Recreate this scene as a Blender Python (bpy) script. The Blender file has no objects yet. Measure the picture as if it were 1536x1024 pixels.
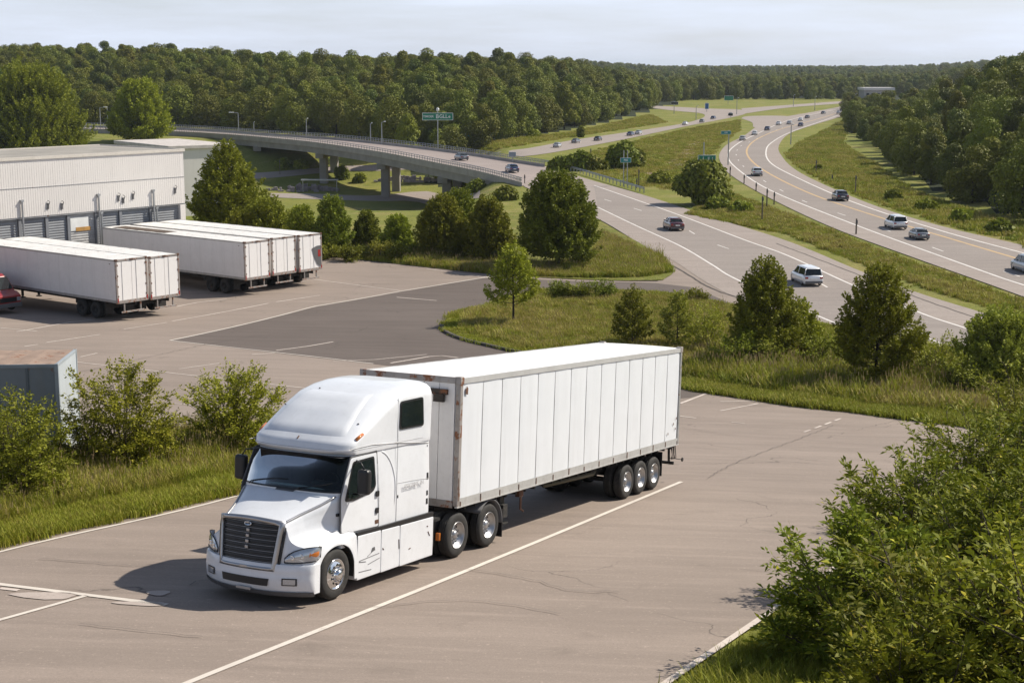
SUN_E, SKY_S, EXPO, HAZE, SKYC = 5.0, .075, 0.32, .00008, (9.4, 10.3, 12.3)
import bpy, math, random
import numpy as np
from mathutils import Vector, Matrix
from mathutils.geometry import delaunay_2d_cdt
random.seed(7); RNG = np.random.default_rng(11)
SC = bpy.context.scene
COL = SC.collection
R = math.radians
# ------------------------------------------------------------------ camera geometry
F = 2260.0; PITCH = math.atan(413.0 / F)
SP, CP = math.sin(PITCH), math.cos(PITCH)
CAMZ = 16.0

def sst(x, a, b):
    t = np.clip((np.asarray(x, float) - a) / (b - a), 0, 1)
    return t * t * (3 - 2 * t)

_la = [-.9, -.35, -.30, -.22, -.13, -.075, -.05, .0, .037, .07, .092, .10]
_ld = [430, 430, 428, 405, 356, 320, 294, 338, 388, 470, 572, 640]
_lh = [17, 14.5, 14.5, 13.3, 10, 9.5, 9.5, 9.3, 8.5, 4.5, .5, 0]
_ra = [.218, .233, .2555, .277, .312, .337, .40, .8]
_rd = [385, 318, 238, 196, 170, 158, 135, 110]
_rh = [0, 0, 0.3, 2.6, 7.3, 9.7, 14, 20]

def H(x, y):
    """height of the ground"""
    x = np.asarray(x, float); y = np.asarray(y, float)
    p = 8.717 - .033 * np.clip(x, -50, 50) - .109 * np.maximum(y, -30)
    k = 3.0
    h = np.maximum(k - np.abs(p), 0) / k
    z = np.maximum(p, 0) + h * h * k / 4
    z = z - 7.5 * sst(y, 165, 225) * (1 - sst(y, 300, 345)) * (1 - sst(x, -13, -1))
    a = x / np.maximum(y, 60)
    df = np.interp(a, _la, _ld); hm = np.interp(a, _la, _lh)
    z = z + np.where(a < .1, hm * sst(y, df + 8, df + 190), 0)
    df = np.interp(a, _ra, _rd); hm = np.interp(a, _ra, _rh)
    z = z + np.where(a > .2, hm * sst(a, .2, .235) * sst(y, df + 4, df + 150), 0)
    z = z + 5 * sst(y, 900, 2000) * (1 - .0)
    z = z + np.where(y > 60, .25 * np.sin(x * .09 + 1) * np.sin(y * .07) * sst(y, 700, 900), 0)
    return z

def ray(px, py):
    x = (px - 768) / F; y = (512 - py) / F
    return (x, CP + y * SP, -SP + y * CP)

def at(px, py):
    """ground point seen at this direction"""
    r = ray(px, py); lo, hi = 5.0, 5.0
    while hi < 6000:
        hi = lo * 1.01 + .2
        if CAMZ + r[2] * hi < float(H(r[0] * hi, r[1] * hi)): break
        lo = hi
    for _ in range(30):
        m = (lo + hi) / 2
        if CAMZ + r[2] * m < float(H(r[0] * m, r[1] * m)): hi = m
        else: lo = m
    return Vector((r[0] * hi, r[1] * hi, CAMZ + r[2] * hi))

def atz(px, py, z):
    r = ray(px, py); t = (z - CAMZ) / r[2]
    return Vector((r[0] * t, r[1] * t, z))

def size_at(P, npx):
    d = P.y * CP - (P.z - CAMZ) * SP
    return npx * d / F
# ------------------------------------------------------------------ object helpers
def tag(o, label=None, cat=None, group=None, kind=None):
    if label: o['label'] = label
    if cat: o['category'] = cat
    if group: o['group'] = group
    if kind: o['kind'] = kind
    return o

def empty(name, loc=(0, 0, 0), rz=0.0, label=None, cat=None, group=None):
    o = bpy.data.objects.new(name, None); COL.objects.link(o)
    o.location = loc; o.rotation_euler = (0, 0, rz); o.empty_display_size = .3
    return tag(o, label, cat, group)

def copy_tree(o, parent=None):
    c = o.copy(); COL.objects.link(c); c.parent = parent
    for ch in list(o.children): copy_tree(ch, c)
    return c

class MB:
    def __init__(s): s.v = []; s.f = []; s.m = []; s.cur = 0
    def add(s, vs, fs):
        b = len(s.v); s.v += [tuple(p) for p in vs]
        for f in fs: s.f.append([b + i for i in f]); s.m.append(s.cur)
        return s
    def box(s, x0, x1, y0, y1, z0, z1):
        return s.add([(x0,y0,z0),(x1,y0,z0),(x1,y1,z0),(x0,y1,z0),(x0,y0,z1),(x1,y0,z1),(x1,y1,z1),(x0,y1,z1)],
            [(0,3,2,1),(4,5,6,7),(0,1,5,4),(1,2,6,5),(2,3,7,6),(3,0,4,7)])
    def grid(s, P, closed=False):
        n, m = len(P), len(P[0]); vs = [p for r in P for p in r]; fs = []
        for i in range(n - 1):
            for j in range(m if closed else m - 1):
                k = (j + 1) % m
                fs.append((i*m+j, i*m+k, (i+1)*m+k, (i+1)*m+j))
        return s.add(vs, fs)
    def poly(s, pts): return s.add(pts, [tuple(range(len(pts)))])
    def prism(s, pts, d):
        """polygon pts extruded by vector d"""
        n = len(pts); q = [tuple(p[i] + d[i] for i in range(3)) for p in pts]
        fs = [tuple(range(n))[::-1], tuple(range(n, 2 * n))]
        for i in range(n): fs.append((i, (i+1) % n, n + (i+1) % n, n + i))
        return s.add(list(pts) + q, fs)
    def tube(s, pts, r, n=6, cap=True):
        pts = [Vector(p) for p in pts]
        rs = r if isinstance(r, (list, tuple)) else [r] * len(pts)
        rings = []
        for i, p in enumerate(pts):
            t = (pts[min(i+1, len(pts)-1)] - pts[max(i-1, 0)])
            t = t.normalized() if t.length > 1e-9 else Vector((0,0,1))
            a = Vector((0,0,1)) if abs(t.z) < .9 else Vector((1,0,0))
            u = t.cross(a).normalized(); w = t.cross(u)
            rings.append([tuple(p + (u*math.cos(k*2*math.pi/n) + w*math.sin(k*2*math.pi/n)) * rs[i]) for k in range(n)])
        b = len(s.v); s.grid(rings, True)
        if cap:
            s.f.append([b + k for k in range(n)][::-1]); s.f.append([b + (len(rings) - 1) * n + k for k in range(n)]); s.m += [s.cur, s.cur]
        return s
    def lathe(s, prof, c, n=28, axis='y'):
        """prof = [(radius, along)]; axis y or z"""
        rows = []
        for r, a in prof:
            row = []
            for k in range(n):
                t = k * 2 * math.pi / n
                if axis == 'y': row.append((c[0] + r*math.cos(t), c[1] + a, c[2] + r*math.sin(t)))
                elif axis == 'x': row.append((c[0] + a, c[1] + r*math.cos(t), c[2] + r*math.sin(t)))
                else: row.append((c[0] + r*math.cos(t), c[1] + r*math.sin(t), c[2] + a))
            rows.append(row)
        s.grid(rows, True); return s
    def build(s, name, mats, parent=None, smooth=False, bevel=0, label=None, seg=2, split=False):
        if split:
            par = list(range(len(s.v)))
            def fd(a):
                while par[a] != a: par[a] = par[par[a]]; a = par[a]
                return a
            for f in s.f:
                for i in f[1:]: par[fd(i)] = fd(f[0])
            gr = {}
            for f in s.f: gr.setdefault(fd(f[0]), []).append(f)
            o = None
            for fs in gr.values():
                q = MB(); ix = sorted({i for f in fs for i in f}); mp = {v: k for k, v in enumerate(ix)}
                q.v = [s.v[i] for i in ix]; q.f = [[mp[i] for i in f] for f in fs]; q.m = [0] * len(fs)
                o = q.build(name, mats, parent, smooth, bevel, label, seg)
            return o
        me = bpy.data.meshes.new(name); me.from_pydata(s.v, [], s.f)
        if not isinstance(mats, (list, tuple)): mats = [mats]
        for m in mats: me.materials.append(m)
        if len(mats) > 1: me.polygons.foreach_set('material_index', s.m)
        if smooth: me.polygons.foreach_set('use_smooth', [True] * len(me.polygons))
        me.update()
        o = bpy.data.objects.new(name, me); COL.objects.link(o)
        if parent: o.parent = parent
        if bevel:
            b = o.modifiers.new('bevel', 'BEVEL'); b.width = bevel; b.segments = seg; b.limit_method = 'ANGLE'
            b.angle_limit = R(40); b.harden_normals = False
        if label: o['label'] = label
        return o

def spl(pts, n):
    """Catmull-Rom resample of a list of tuples to n points"""
    P = np.array([tuple(p) for p in pts], float); k = len(P)
    out = []
    for t in np.linspace(0, k - 1, n):
        i = min(int(t), k - 2); u = t - i
        a = P[max(i-1, 0)]; b = P[i]; c = P[i+1]; d = P[min(i+2, k-1)]
        out.append(.5 * ((2*b) + (c-a)*u + (2*a-5*b+4*c-d)*u*u + (3*b-a-3*c+d)*u**3))
    return np.array(out)

def resample(P, step):
    P = np.array([tuple(p)[:2] for p in P], float)
    L = np.r_[0, np.cumsum(np.linalg.norm(np.diff(P, axis=0), axis=1))]
    n = max(2, int(L[-1] / step) + 1); t = np.linspace(0, L[-1], n)
    return np.c_[np.interp(t, L, P[:, 0]), np.interp(t, L, P[:, 1])]

def run_on(pp, W):
    """lets a road edge that leaves the view carry on for another 110 m"""
    if pp[-1][0] < 1560: return W
    W = [tuple(w)[:2] for w in W]; a, b = np.array(W[-6]), np.array(W[-1]); d = (b - a) / np.linalg.norm(b - a)
    return W + [tuple(b + d * 55), tuple(b + d * 110)]
def px_path(pp, smooth=True, step=1.5):
    W = [at(*p) for p in pp]
    W = [(p.x, p.y) for p in W]
    if smooth and len(W) > 2: W = spl(W, len(W) * 8)
    W = run_on(pp, W)
    return resample(W, step)

def inside(poly, pts):
    x, y = pts[:, 0], pts[:, 1]; ins = np.zeros(len(pts), bool); n = len(poly)
    for i in range(n):
        x0, y0 = poly[i]; x1, y1 = poly[(i+1) % n]
        c = ((y0 > y) != (y1 > y))
        with np.errstate(divide='ignore', invalid='ignore'):
            xx = (x1 - x0) * (y - y0) / (y1 - y0 + 1e-12) + x0
        ins ^= c & (x < xx)
    return ins

def patch(name, poly, off, m, step=2.0, kind='structure'):
    poly = np.asarray(poly, float)
    b = resample(np.vstack([poly, poly[:1]]), step)[:-1]
    mn, mx = b.min(0), b.max(0)
    gx, gy = np.meshgrid(np.arange(mn[0], mx[0], step), np.arange(mn[1], mx[1], step))
    g = np.c_[gx.ravel(), gy.ravel()]; g = g[inside(b, g)]
    if len(g):
        d = np.min(np.linalg.norm(g[:, None, :] - b[None, :, :], axis=2), axis=1) if len(g) * len(b) < 2e7 else np.full(len(g), 9.)
        g = g[d > step * .45]
    V = [Vector(p) for p in b] + [Vector(p) for p in g]
    nb = len(b); E = [(i, (i+1) % nb) for i in range(nb)]
    vs, es, fs, *_ = delaunay_2d_cdt(V, E, [], 1, 1e-5)
    A = np.array([tuple(v) for v in vs]); z = H(A[:, 0], A[:, 1]) + off
    mb = MB(); mb.add([(A[i, 0], A[i, 1], z[i]) for i in range(len(A))], [tuple(f) for f in fs])
    o = mb.build(name, m, smooth=True); o['kind'] = kind
    return o

def sheet_strip(mb, path, w, off, taper=False):
    P = np.asarray(path); T = np.gradient(P, axis=0); T /= np.linalg.norm(T, axis=1)[:, None] + 1e-9
    Nn = np.c_[-T[:, 1], T[:, 0]]
    A = P + Nn * w / 2; B = P - Nn * w / 2
    za = H(A[:, 0], A[:, 1]) + off; zb = H(B[:, 0], B[:, 1]) + off
    mb.grid([[(A[i,0], A[i,1], za[i]), (B[i,0], B[i,1], zb[i])] for i in range(len(P))])

def stripe(mb, pp, w, off, smooth=True, dash=None, step=1.0):
    P = px_path(pp, smooth, step) if not isinstance(pp, np.ndarray) else pp
    if dash:
        on, gap = dash; L = np.r_[0, np.cumsum(np.linalg.norm(np.diff(P, axis=0), axis=1))]
        s = 0.
        while s + on < L[-1]:
            t = np.linspace(s, s + on, 4)
            sheet_strip(mb, np.c_[np.interp(t, L, P[:,0]), np.interp(t, L, P[:,1])], w, off)
            s += on + gap
    else: sheet_strip(mb, P, w, off)
# ------------------------------------------------------------------ materials
def newmat(name):
    m = bpy.data.materials.new(name); m.use_nodes = True
    nt = m.node_tree; b = nt.nodes['Principled BSDF']; return m, nt, b
def nd(nt, t, **k):
    n = nt.nodes.new(t)
    for a, v in k.items():
        if a.startswith('i_'): n.inputs[a[2:].replace('_', ' ')].default_value = v
        else: setattr(n, a, v)
    return n
def col4(c): return (c[0], c[1], c[2], 1)
def pos(nt, scale=(1,1,1), rot=0, obj=False):
    if obj: src = nd(nt, 'ShaderNodeTexCoord').outputs['Object']
    else: src = nd(nt, 'ShaderNodeNewGeometry').outputs['Position']
    mp = nd(nt, 'ShaderNodeMapping'); mp.inputs['Scale'].default_value = scale; mp.inputs['Rotation'].default_value = (0,0,rot)
    nt.links.new(src, mp.inputs['Vector']); return mp.outputs[0]
def noise(nt, vec, s, detail=4, rough=.55, dist=0):
    n = nd(nt, 'ShaderNodeTexNoise'); n.inputs['Scale'].default_value = s; n.inputs['Detail'].default_value = detail
    n.inputs['Roughness'].default_value = rough; n.inputs['Distortion'].default_value = dist
    nt.links.new(vec, n.inputs['Vector']); return n.outputs['Fac']
def ramp(nt, fac, a, b, ca=0., cb=1.):
    n = nd(nt, 'ShaderNodeMapRange'); n.inputs[1].default_value = a; n.inputs[2].default_value = b
    n.inputs[3].default_value = ca; n.inputs[4].default_value = cb
    nt.links.new(fac, n.inputs[0]); return n.outputs[0]
def mixc(nt, fac, a, b, mode='MIX'):
    n = nd(nt, 'ShaderNodeMix', data_type='RGBA', blend_type=mode)
    for s, v in ((n.inputs[6], a), (n.inputs[7], b)):
        if isinstance(v, tuple): s.default_value = col4(v)
        else: nt.links.new(v, s)
    if isinstance(fac, (int, float)): n.inputs[0].default_value = fac
    else: nt.links.new(fac, n.inputs[0])
    return n.outputs[2]
def math2(nt, op, a, b=0.):
    n = nd(nt, 'ShaderNodeMath', operation=op)
    for s, v in ((n.inputs[0], a), (n.inputs[1], b)):
        if isinstance(v, (int, float)): s.default_value = v
        else: nt.links.new(v, s)
    return n.outputs[0]
def bump(nt, b, h, strength=.3, dist=.02):
    n = nd(nt, 'ShaderNodeBump'); n.inputs['Strength'].default_value = strength; n.inputs['Distance'].default_value = dist
    nt.links.new(h, n.inputs['Height']); nt.links.new(n.outputs[0], b.inputs['Normal'])
MATS = {}
def clearglass(name, tint, refl=.9):
    m, nt, b = newmat(name); nt.nodes.remove(b)
    t = nd(nt, 'ShaderNodeBsdfTransparent'); t.inputs[0].default_value = col4(tint); g = nd(nt, 'ShaderNodeBsdfGlossy'); g.inputs['Roughness'].default_value = .02
    fr_ = nd(nt, 'ShaderNodeFresnel'); fr_.inputs['IOR'].default_value = 1.5; mx = nd(nt, 'ShaderNodeMixShader')
    nt.links.new(math2(nt, 'MULTIPLY', fr_.outputs[0], refl), mx.inputs[0]); nt.links.new(t.outputs[0], mx.inputs[1]); nt.links.new(g.outputs[0], mx.inputs[2])
    nt.links.new(mx.outputs[0], nt.nodes['Material Output'].inputs['Surface']); return m
def paint(name, c, rough=.4, metal=0., var=.12, vs=1.5, rust=0., dirt=0., coat=0., streak=0., spec=None):
    if name in MATS: return MATS[name]
    m, nt, b = newmat(name); v = pos(nt, obj=True)
    f = ramp(nt, noise(nt, v, vs), .3, .7)
    cc = mixc(nt, f, tuple(x * (1 - var) for x in c), tuple(min(1, x * (1 + var * .5)) for x in c))
    if streak:
        sv = pos(nt, (1.3, 1.3, .07), obj=True)
        sf = ramp(nt, noise(nt, sv, 3.0, 5, .7), .5, .78, 0, streak)
        cc = mixc(nt, sf, cc, (.26, .235, .20))
    if dirt:
        df = ramp(nt, noise(nt, v, 7, 6, .65), .52, .75, 0, dirt); cc = mixc(nt, df, cc, (.17, .14, .11))
    if rust:
        rf = ramp(nt, noise(nt, v, 3.1, 6, .7), .64 - rust * .3, .70 - rust * .3); cc = mixc(nt, rf, cc, (.20, .075, .03))
    nt.links.new(cc, b.inputs['Base Color']); b.inputs['Roughness'].default_value = rough; b.inputs['Metallic'].default_value = metal
    b.inputs['Coat Weight'].default_value = coat; b.inputs['Coat Roughness'].default_value = .08
    if spec is not None: b.inputs['Specular IOR Level'].default_value = spec
    if metal < .5 and rough > .3: bump(nt, b, noise(nt, v, 30, 3), .08, .01)
    MATS[name] = m; return m
def asphalt(name, c1, c2, crack=1., rot=0., coarse=1.):
    m, nt, b = newmat(name); v = pos(nt); st = pos(nt, (.10, 1.0, 1), rot)
    big = ramp(nt, noise(nt, v, .07, 3), .3, .7)
    cc = mixc(nt, big, c1, c2)
    cc = mixc(nt, ramp(nt, noise(nt, st, .9, 5, .65), .35, .7, 0, .55), cc, tuple(x * .74 for x in c1))
    cc = mixc(nt, ramp(nt, noise(nt, st, 3.2, 4, .65), .5, .72, 0, .35), cc, tuple(x * 1.22 for x in c2))
    cc = mixc(nt, ramp(nt, noise(nt, v, .8, 6, .7, .6), .6, .75, 0, .45), cc, tuple(x * .62 for x in c1))
    sp = noise(nt, v, 26 * coarse, 3, .8)
    cc = mixc(nt, ramp(nt, sp, .35, .65, .0, .4), cc, tuple(x * .6 for x in c1))
    cc = mixc(nt, ramp(nt, noise(nt, v, 11 * coarse, 3, .8), .6, .72, .0, .45), cc, tuple(min(.6, x * 1.5) for x in c2))
    if crack:
        dv = nd(nt, 'ShaderNodeVectorMath', operation='ADD')
        nz = nd(nt, 'ShaderNodeTexNoise'); nz.inputs['Scale'].default_value = .7; nz.inputs['Detail'].default_value = 5
        nt.links.new(v, nz.inputs['Vector'])
        sc = nd(nt, 'ShaderNodeVectorMath', operation='SCALE'); sc.inputs['Scale'].default_value = 1.6
        nt.links.new(nz.outputs['Color'], sc.inputs[0]); nt.links.new(v, dv.inputs[0]); nt.links.new(sc.outputs[0], dv.inputs[1])
        vo = nd(nt, 'ShaderNodeTexVoronoi', feature='DISTANCE_TO_EDGE'); vo.inputs['Scale'].default_value = .15
        nt.links.new(dv.outputs[0], vo.inputs['Vector'])
        line = ramp(nt, vo.outputs['Distance'], .0, .0045, 1, 0)
        msk = ramp(nt, noise(nt, v, .22, 3), .53, .60)
        fac = math2(nt, 'MULTIPLY', math2(nt, 'MULTIPLY', line, msk), .8 * crack)
        cc = mixc(nt, fac, cc, tuple(x * .28 for x in c1))
        # oil and water stains with their own outline
        stn = ramp(nt, noise(nt, v, .35, 5, .6, .4), .64, .72, 0, .35)
        cc = mixc(nt, stn, cc, tuple(x * .5 for x in c1))
    nt.links.new(cc, b.inputs['Base Color']); b.inputs['Roughness'].default_value = .85
    b.inputs['Specular IOR Level'].default_value = .3
    bump(nt, b, sp, .35, .01); return m
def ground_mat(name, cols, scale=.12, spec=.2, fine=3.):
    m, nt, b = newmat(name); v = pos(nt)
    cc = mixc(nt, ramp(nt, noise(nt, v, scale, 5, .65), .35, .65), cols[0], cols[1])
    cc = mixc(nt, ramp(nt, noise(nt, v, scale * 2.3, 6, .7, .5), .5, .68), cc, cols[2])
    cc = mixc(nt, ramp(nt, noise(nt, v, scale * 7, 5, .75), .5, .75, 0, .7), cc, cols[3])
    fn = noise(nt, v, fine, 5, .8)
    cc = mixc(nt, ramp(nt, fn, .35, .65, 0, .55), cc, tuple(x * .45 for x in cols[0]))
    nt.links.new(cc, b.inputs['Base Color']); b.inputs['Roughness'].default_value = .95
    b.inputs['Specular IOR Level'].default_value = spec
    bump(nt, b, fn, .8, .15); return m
def leafmat(name, c1, c2, c3, trans=.35, rough=.6, spec=.15):
    m, nt, b = newmat(name)
    g = nd(nt, 'ShaderNodeNewGeometry'); oi = nd(nt, 'ShaderNodeObjectInfo')
    cc = mixc(nt, ramp(nt, g.outputs['Random Per Island'], 0, 1), c1, c2)
    cc = mixc(nt, ramp(nt, g.outputs['Random Per Island'], .90, .97), cc, c3)
    hs = nd(nt, 'ShaderNodeHueSaturation')
    nt.links.new(ramp(nt, oi.outputs['Random'], 0, 1, .478, .512), hs.inputs['Hue'])
    nt.links.new(ramp(nt, oi.outputs['Random'], 0, 1, .78, 1.25), hs.inputs['Value'])
    nt.links.new(cc, hs.inputs['Color'])
    nt.links.new(hs.outputs[0], b.inputs['Base Color']); b.inputs['Roughness'].default_value = rough
    b.inputs['Specular IOR Level'].default_value = spec
    t = nd(nt, 'ShaderNodeBsdfTranslucent'); mx = nd(nt, 'ShaderNodeMixShader'); mx.inputs[0].default_value = trans
    tc = mixc(nt, .5, hs.outputs[0], (.16, .20, .02)); nt.links.new(tc, t.inputs['Color'])
    nt.links.new(b.outputs[0], mx.inputs[1]); nt.links.new(t.outputs[0], mx.inputs[2])
    nt.links.new(mx.outputs[0], nt.nodes['Material Output'].inputs['Surface']); return m

M_white = paint('truck white', (.70, .72, .755), .30, var=.05, coat=.35, dirt=.10, streak=.05)
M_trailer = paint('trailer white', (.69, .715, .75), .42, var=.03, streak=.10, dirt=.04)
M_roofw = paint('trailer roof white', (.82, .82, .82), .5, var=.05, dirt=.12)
M_pside = paint('parked trailer white', (.74, .715, .70), .5, var=.05, streak=.12, dirt=.12)
M_proof = paint('parked trailer roof', (.70, .69, .67), .6, var=.12, dirt=.35, rust=.08)
M_rail = paint('aluminium rail', (.42, .42, .42), .42, .55, var=.2, dirt=.4, rust=.12)
M_railr = paint('rusty rail', (.34, .31, .29), .6, .3, var=.25, dirt=.5, rust=.35)
M_rust = paint('rust', (.12, .058, .035), .85, var=.5, vs=9)
M_chrome = paint('chrome', (.72, .73, .75), .14, 1., var=.08)
M_steel = paint('brushed steel', (.45, .45, .46), .35, .9, var=.15, dirt=.2)
M_black = paint('black plastic', (.012, .012, .014), .42, var=.3)
M_dark = paint('chassis black', (.018, .017, .016), .7, var=.4, dirt=.3, rust=.05)
M_rubber = paint('tyre rubber', (.022, .021, .020), .8, var=.3, dirt=.25)
M_glass = paint('tinted glass', (.012, .018, .019), .04, 0, var=.4, coat=.0, spec=.4)
M_lens = paint('clear lens', (.45, .48, .52), .08, .5, var=.3, coat=1.)
M_amber = paint('amber lens', (.55, .16, .02), .2, coat=1.)
M_red = paint('red lens', (.32, .012, .010), .25, coat=1.)
M_seam = paint('panel seam', (.10, .10, .105), .7)
M_seaml = paint('light seam', (.50, .50, .51), .6, var=.3, dirt=.3)
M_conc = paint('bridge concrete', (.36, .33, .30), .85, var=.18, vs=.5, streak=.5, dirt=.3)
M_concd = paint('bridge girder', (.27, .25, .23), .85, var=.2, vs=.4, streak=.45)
M_galv = paint('galvanised steel', (.40, .41, .42), .45, .7, var=.15, dirt=.2)
M_kerb = paint('kerb concrete', (.075, .065, .058), .9, var=.3)
M_line = None
M_signg = paint('green sign', (.005, .20, .12), .45, var=.1)
M_signt = paint('teal sign', (.01, .22, .24), .45, var=.1)
M_signw = paint('sign white', (.75, .76, .74), .5)
M_cladding = paint('white cladding', (.70, .67, .64), .55, var=.04, vs=.4, streak=.12, dirt=.06)
M_shutter = paint('grey roller shutter', (.215, .228, .248), .5, .1, var=.12, streak=.3)
M_froof = paint('flat roof', (.30, .28, .25), .9, var=.25, vs=.4, dirt=.4)
M_greyc = paint('grey container', (.165, .195, .22), .5, var=.15, streak=.3, rust=.03)
M_greyl = paint('light grey container end', (.42, .46, .49), .5, var=.1, streak=.3)
M_bark = paint('bark', (.07, .052, .038), .9, var=.4, vs=6)
M_barkd = paint('dark bark', (.035, .027, .02), .9, var=.4, vs=6)
M_wood = paint('weathered post', (.16, .13, .10), .9, var=.3)

M_lot = asphalt('lot pavement', (.252, .205, .173), (.330, .270, .230), 1., R(-62))
M_darklot = asphalt('dark asphalt', (.112, .090, .078), (.155, .127, .112), .7, R(-30))
M_hwy = asphalt('highway pavement', (.31, .262, .232), (.35, .30, .268), .6, R(30), .35)
M_lane = asphalt('highway lane', (.265, .228, .205), (.305, .268, .242), .0, R(55), .35)
M_grass = ground_mat('field grass', [(.165,.190,.030), (.240,.235,.048), (.36,.29,.115), (.110,.140,.022)], .045)
M_verge = ground_mat('verge grass', [(.16,.185,.028), (.24,.225,.048), (.36,.29,.12), (.11,.14,.022)], .22, fine=6.)
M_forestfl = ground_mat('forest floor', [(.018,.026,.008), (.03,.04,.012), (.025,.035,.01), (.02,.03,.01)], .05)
def line_mat(name, c, under, wear=.5):
    m, nt, b = newmat(name); v = pos(nt)
    f = ramp(nt, noise(nt, v, 5.5, 6, .8), .42 + .2 * (1 - wear), .62 + .2 * (1 - wear), 0, .9)
    f2 = ramp(nt, noise(nt, v, .5, 3), .4, .7, 0, wear)
    cc = mixc(nt, math2(nt, 'MAXIMUM', f, f2), c, under)
    nt.links.new(cc, b.inputs['Base Color']); b.inputs['Roughness'].default_value = .8; return m
M_line = line_mat('white line paint', (.60, .55, .49), (.33, .28, .25), .4)
M_lineh = line_mat('highway white paint', (.66, .63, .60), (.38, .34, .31), .35)
M_faint = line_mat('faint paint', (.42, .36, .32), (.32, .265, .235), .9)
M_worn = line_mat('worn line paint', (.62, .55, .49), (.35, .29, .26), .75)
M_yellow = line_mat('yellow line paint', (.50, .33, .15), (.34, .28, .22), .6)
# ================================================================== SETTING
def make_terrain():
    ys = [-40.]
    while ys[-1] < 9000: ys.append(ys[-1] + max(1.0, .012 * abs(ys[-1]) if ys[-1] < 400 else .02 * ys[-1]))
    ys = np.array(ys); ax = np.linspace(-1.25, 1.25, 190)
    ax = np.sign(ax) * (np.abs(ax) / 1.25) ** 1.35 * 1.25
    X = ax[None, :] * (np.abs(ys)[:, None] + 60); Y = np.repeat(ys[:, None], len(ax), 1); Z = H(X, Y)
    mb = MB(); mb.grid([[(X[i,j], Y[i,j], Z[i,j]) for j in range(len(ax))] for i in range(len(ys))])
    # material slots: grass, forest floor
    mb.m = []
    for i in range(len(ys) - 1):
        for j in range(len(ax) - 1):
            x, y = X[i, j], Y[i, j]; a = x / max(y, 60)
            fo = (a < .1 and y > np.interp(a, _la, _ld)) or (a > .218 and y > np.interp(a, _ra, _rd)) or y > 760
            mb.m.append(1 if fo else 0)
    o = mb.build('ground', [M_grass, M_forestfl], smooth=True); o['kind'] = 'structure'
make_terrain()

def P2(px): return [(lambda w: (w.x, w.y))(at(*p)) for p in px]
def smooth_poly(pp, closed=False, n=6):
    W = P2(pp)
    if len(W) < 3: return W
    return [tuple(w)[:2] for w in run_on(pp, [tuple(w) for w in spl(W, (len(W) - 1) * n + 1)])]
# ---- kerbed island edge and verge edge (in order along the lot boundary)
K_isl = [(1094,459),(1077,456),(1030,447),(975,441),(927,437),(870,436),(814,438),(760,449),(730,459),(697,468),(673,479),(662,491)]
K_kerb = [(662,491),(668,500),(690,510),(720,518),(755,526),(800,536),(860,551),(940,567),(1025,583)]
K_right = [(1025,583),(1150,603),(1300,622),(1450,640),(1520,655)]
back_edge = [(-60,425),(200,372),(465,383),(560,393),(640,402),(730,412),(850,420),(978,423),(1000,417),(1011,408),(1003,399),(985,385),(960,366)]
w_back = P2(back_edge[:7]) + smooth_poly(back_edge[6:])[1:]
w_isl = smooth_poly(K_isl); w_kerb = smooth_poly(K_kerb); w_right = P2(K_right)
LOT = [(-45, -10)] + [(-75, 60), (-70, 110)] + w_back[1:] + P2([(1010,380),(1120,430),(1200,470),(1180,480)]) + w_isl + w_kerb[1:] + w_right[1:] \
    + P2([(1480,700),(1330,800),(1172,913),(1008,1027),(900,1105)]) + [(-6, 6), (-8, -10)]
lot = patch('parking_lot', LOT, .05, M_lot, 2.0)
darkP = P2([(255,512),(470,462),(600,439),(730,417)]) + P2([(850,422),(978,425),(1040,432),(1094,455)]) + w_isl[1:] + w_kerb[1:] \
    + P2([(1064,590),(1020,602),(800,574),(600,552),(460,536)])
patch('dark_asphalt_road', darkP, .056, M_darklot, 1.5)
# ---- grass verge strips lying on top of the lot
stripL = P2([(-160,868),(0,824),(100,801),(200,779),(290,758),(370,738),(450,718),(560,690),(600,672),(560,640),(470,640),(420,648),(300,658),(200,672),(110,690),(-60,712),(-200,730)])
patch('grass_strip', stripL, .12, M_verge, 1.0)
isl_poly = w_isl + w_kerb[1:] + w_right[1:] + P2([(1560,640),(1600,560),(1440,535),(1290,500),(1200,478),(1140,462)])
patch('grass_verge', isl_poly, .14, M_verge, 2.0)
back_poly = w_back[1:] + P2([(930,350),(900,335),(850,322),(780,318),(700,330),(600,345),(500,350),(420,345),(300,350)])
patch('grass_verge', back_poly, .10, M_verge, 3.0)
# ---- the kerb
kb = MB(); kp = np.vstack([resample(w_kerb, .8), ])
T = np.gradient(kp, axis=0); T /= np.linalg.norm(T, axis=1)[:, None]; Nn = np.c_[-T[:, 1], T[:, 0]]
rows = []
for i in range(len(kp)):
    r = []
    for d, z in ((.13, -.05), (.13, .17), (.11, .20), (-.09, .20), (-.13, .16), (-.13, -.05)):
        q = kp[i] + Nn[i] * d; r.append((q[0], q[1], float(H(q[0], q[1])) + z))
    rows.append(r)
kb.grid(rows); k = kb.build('kerb', M_kerb); k['kind'] = 'structure'
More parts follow.
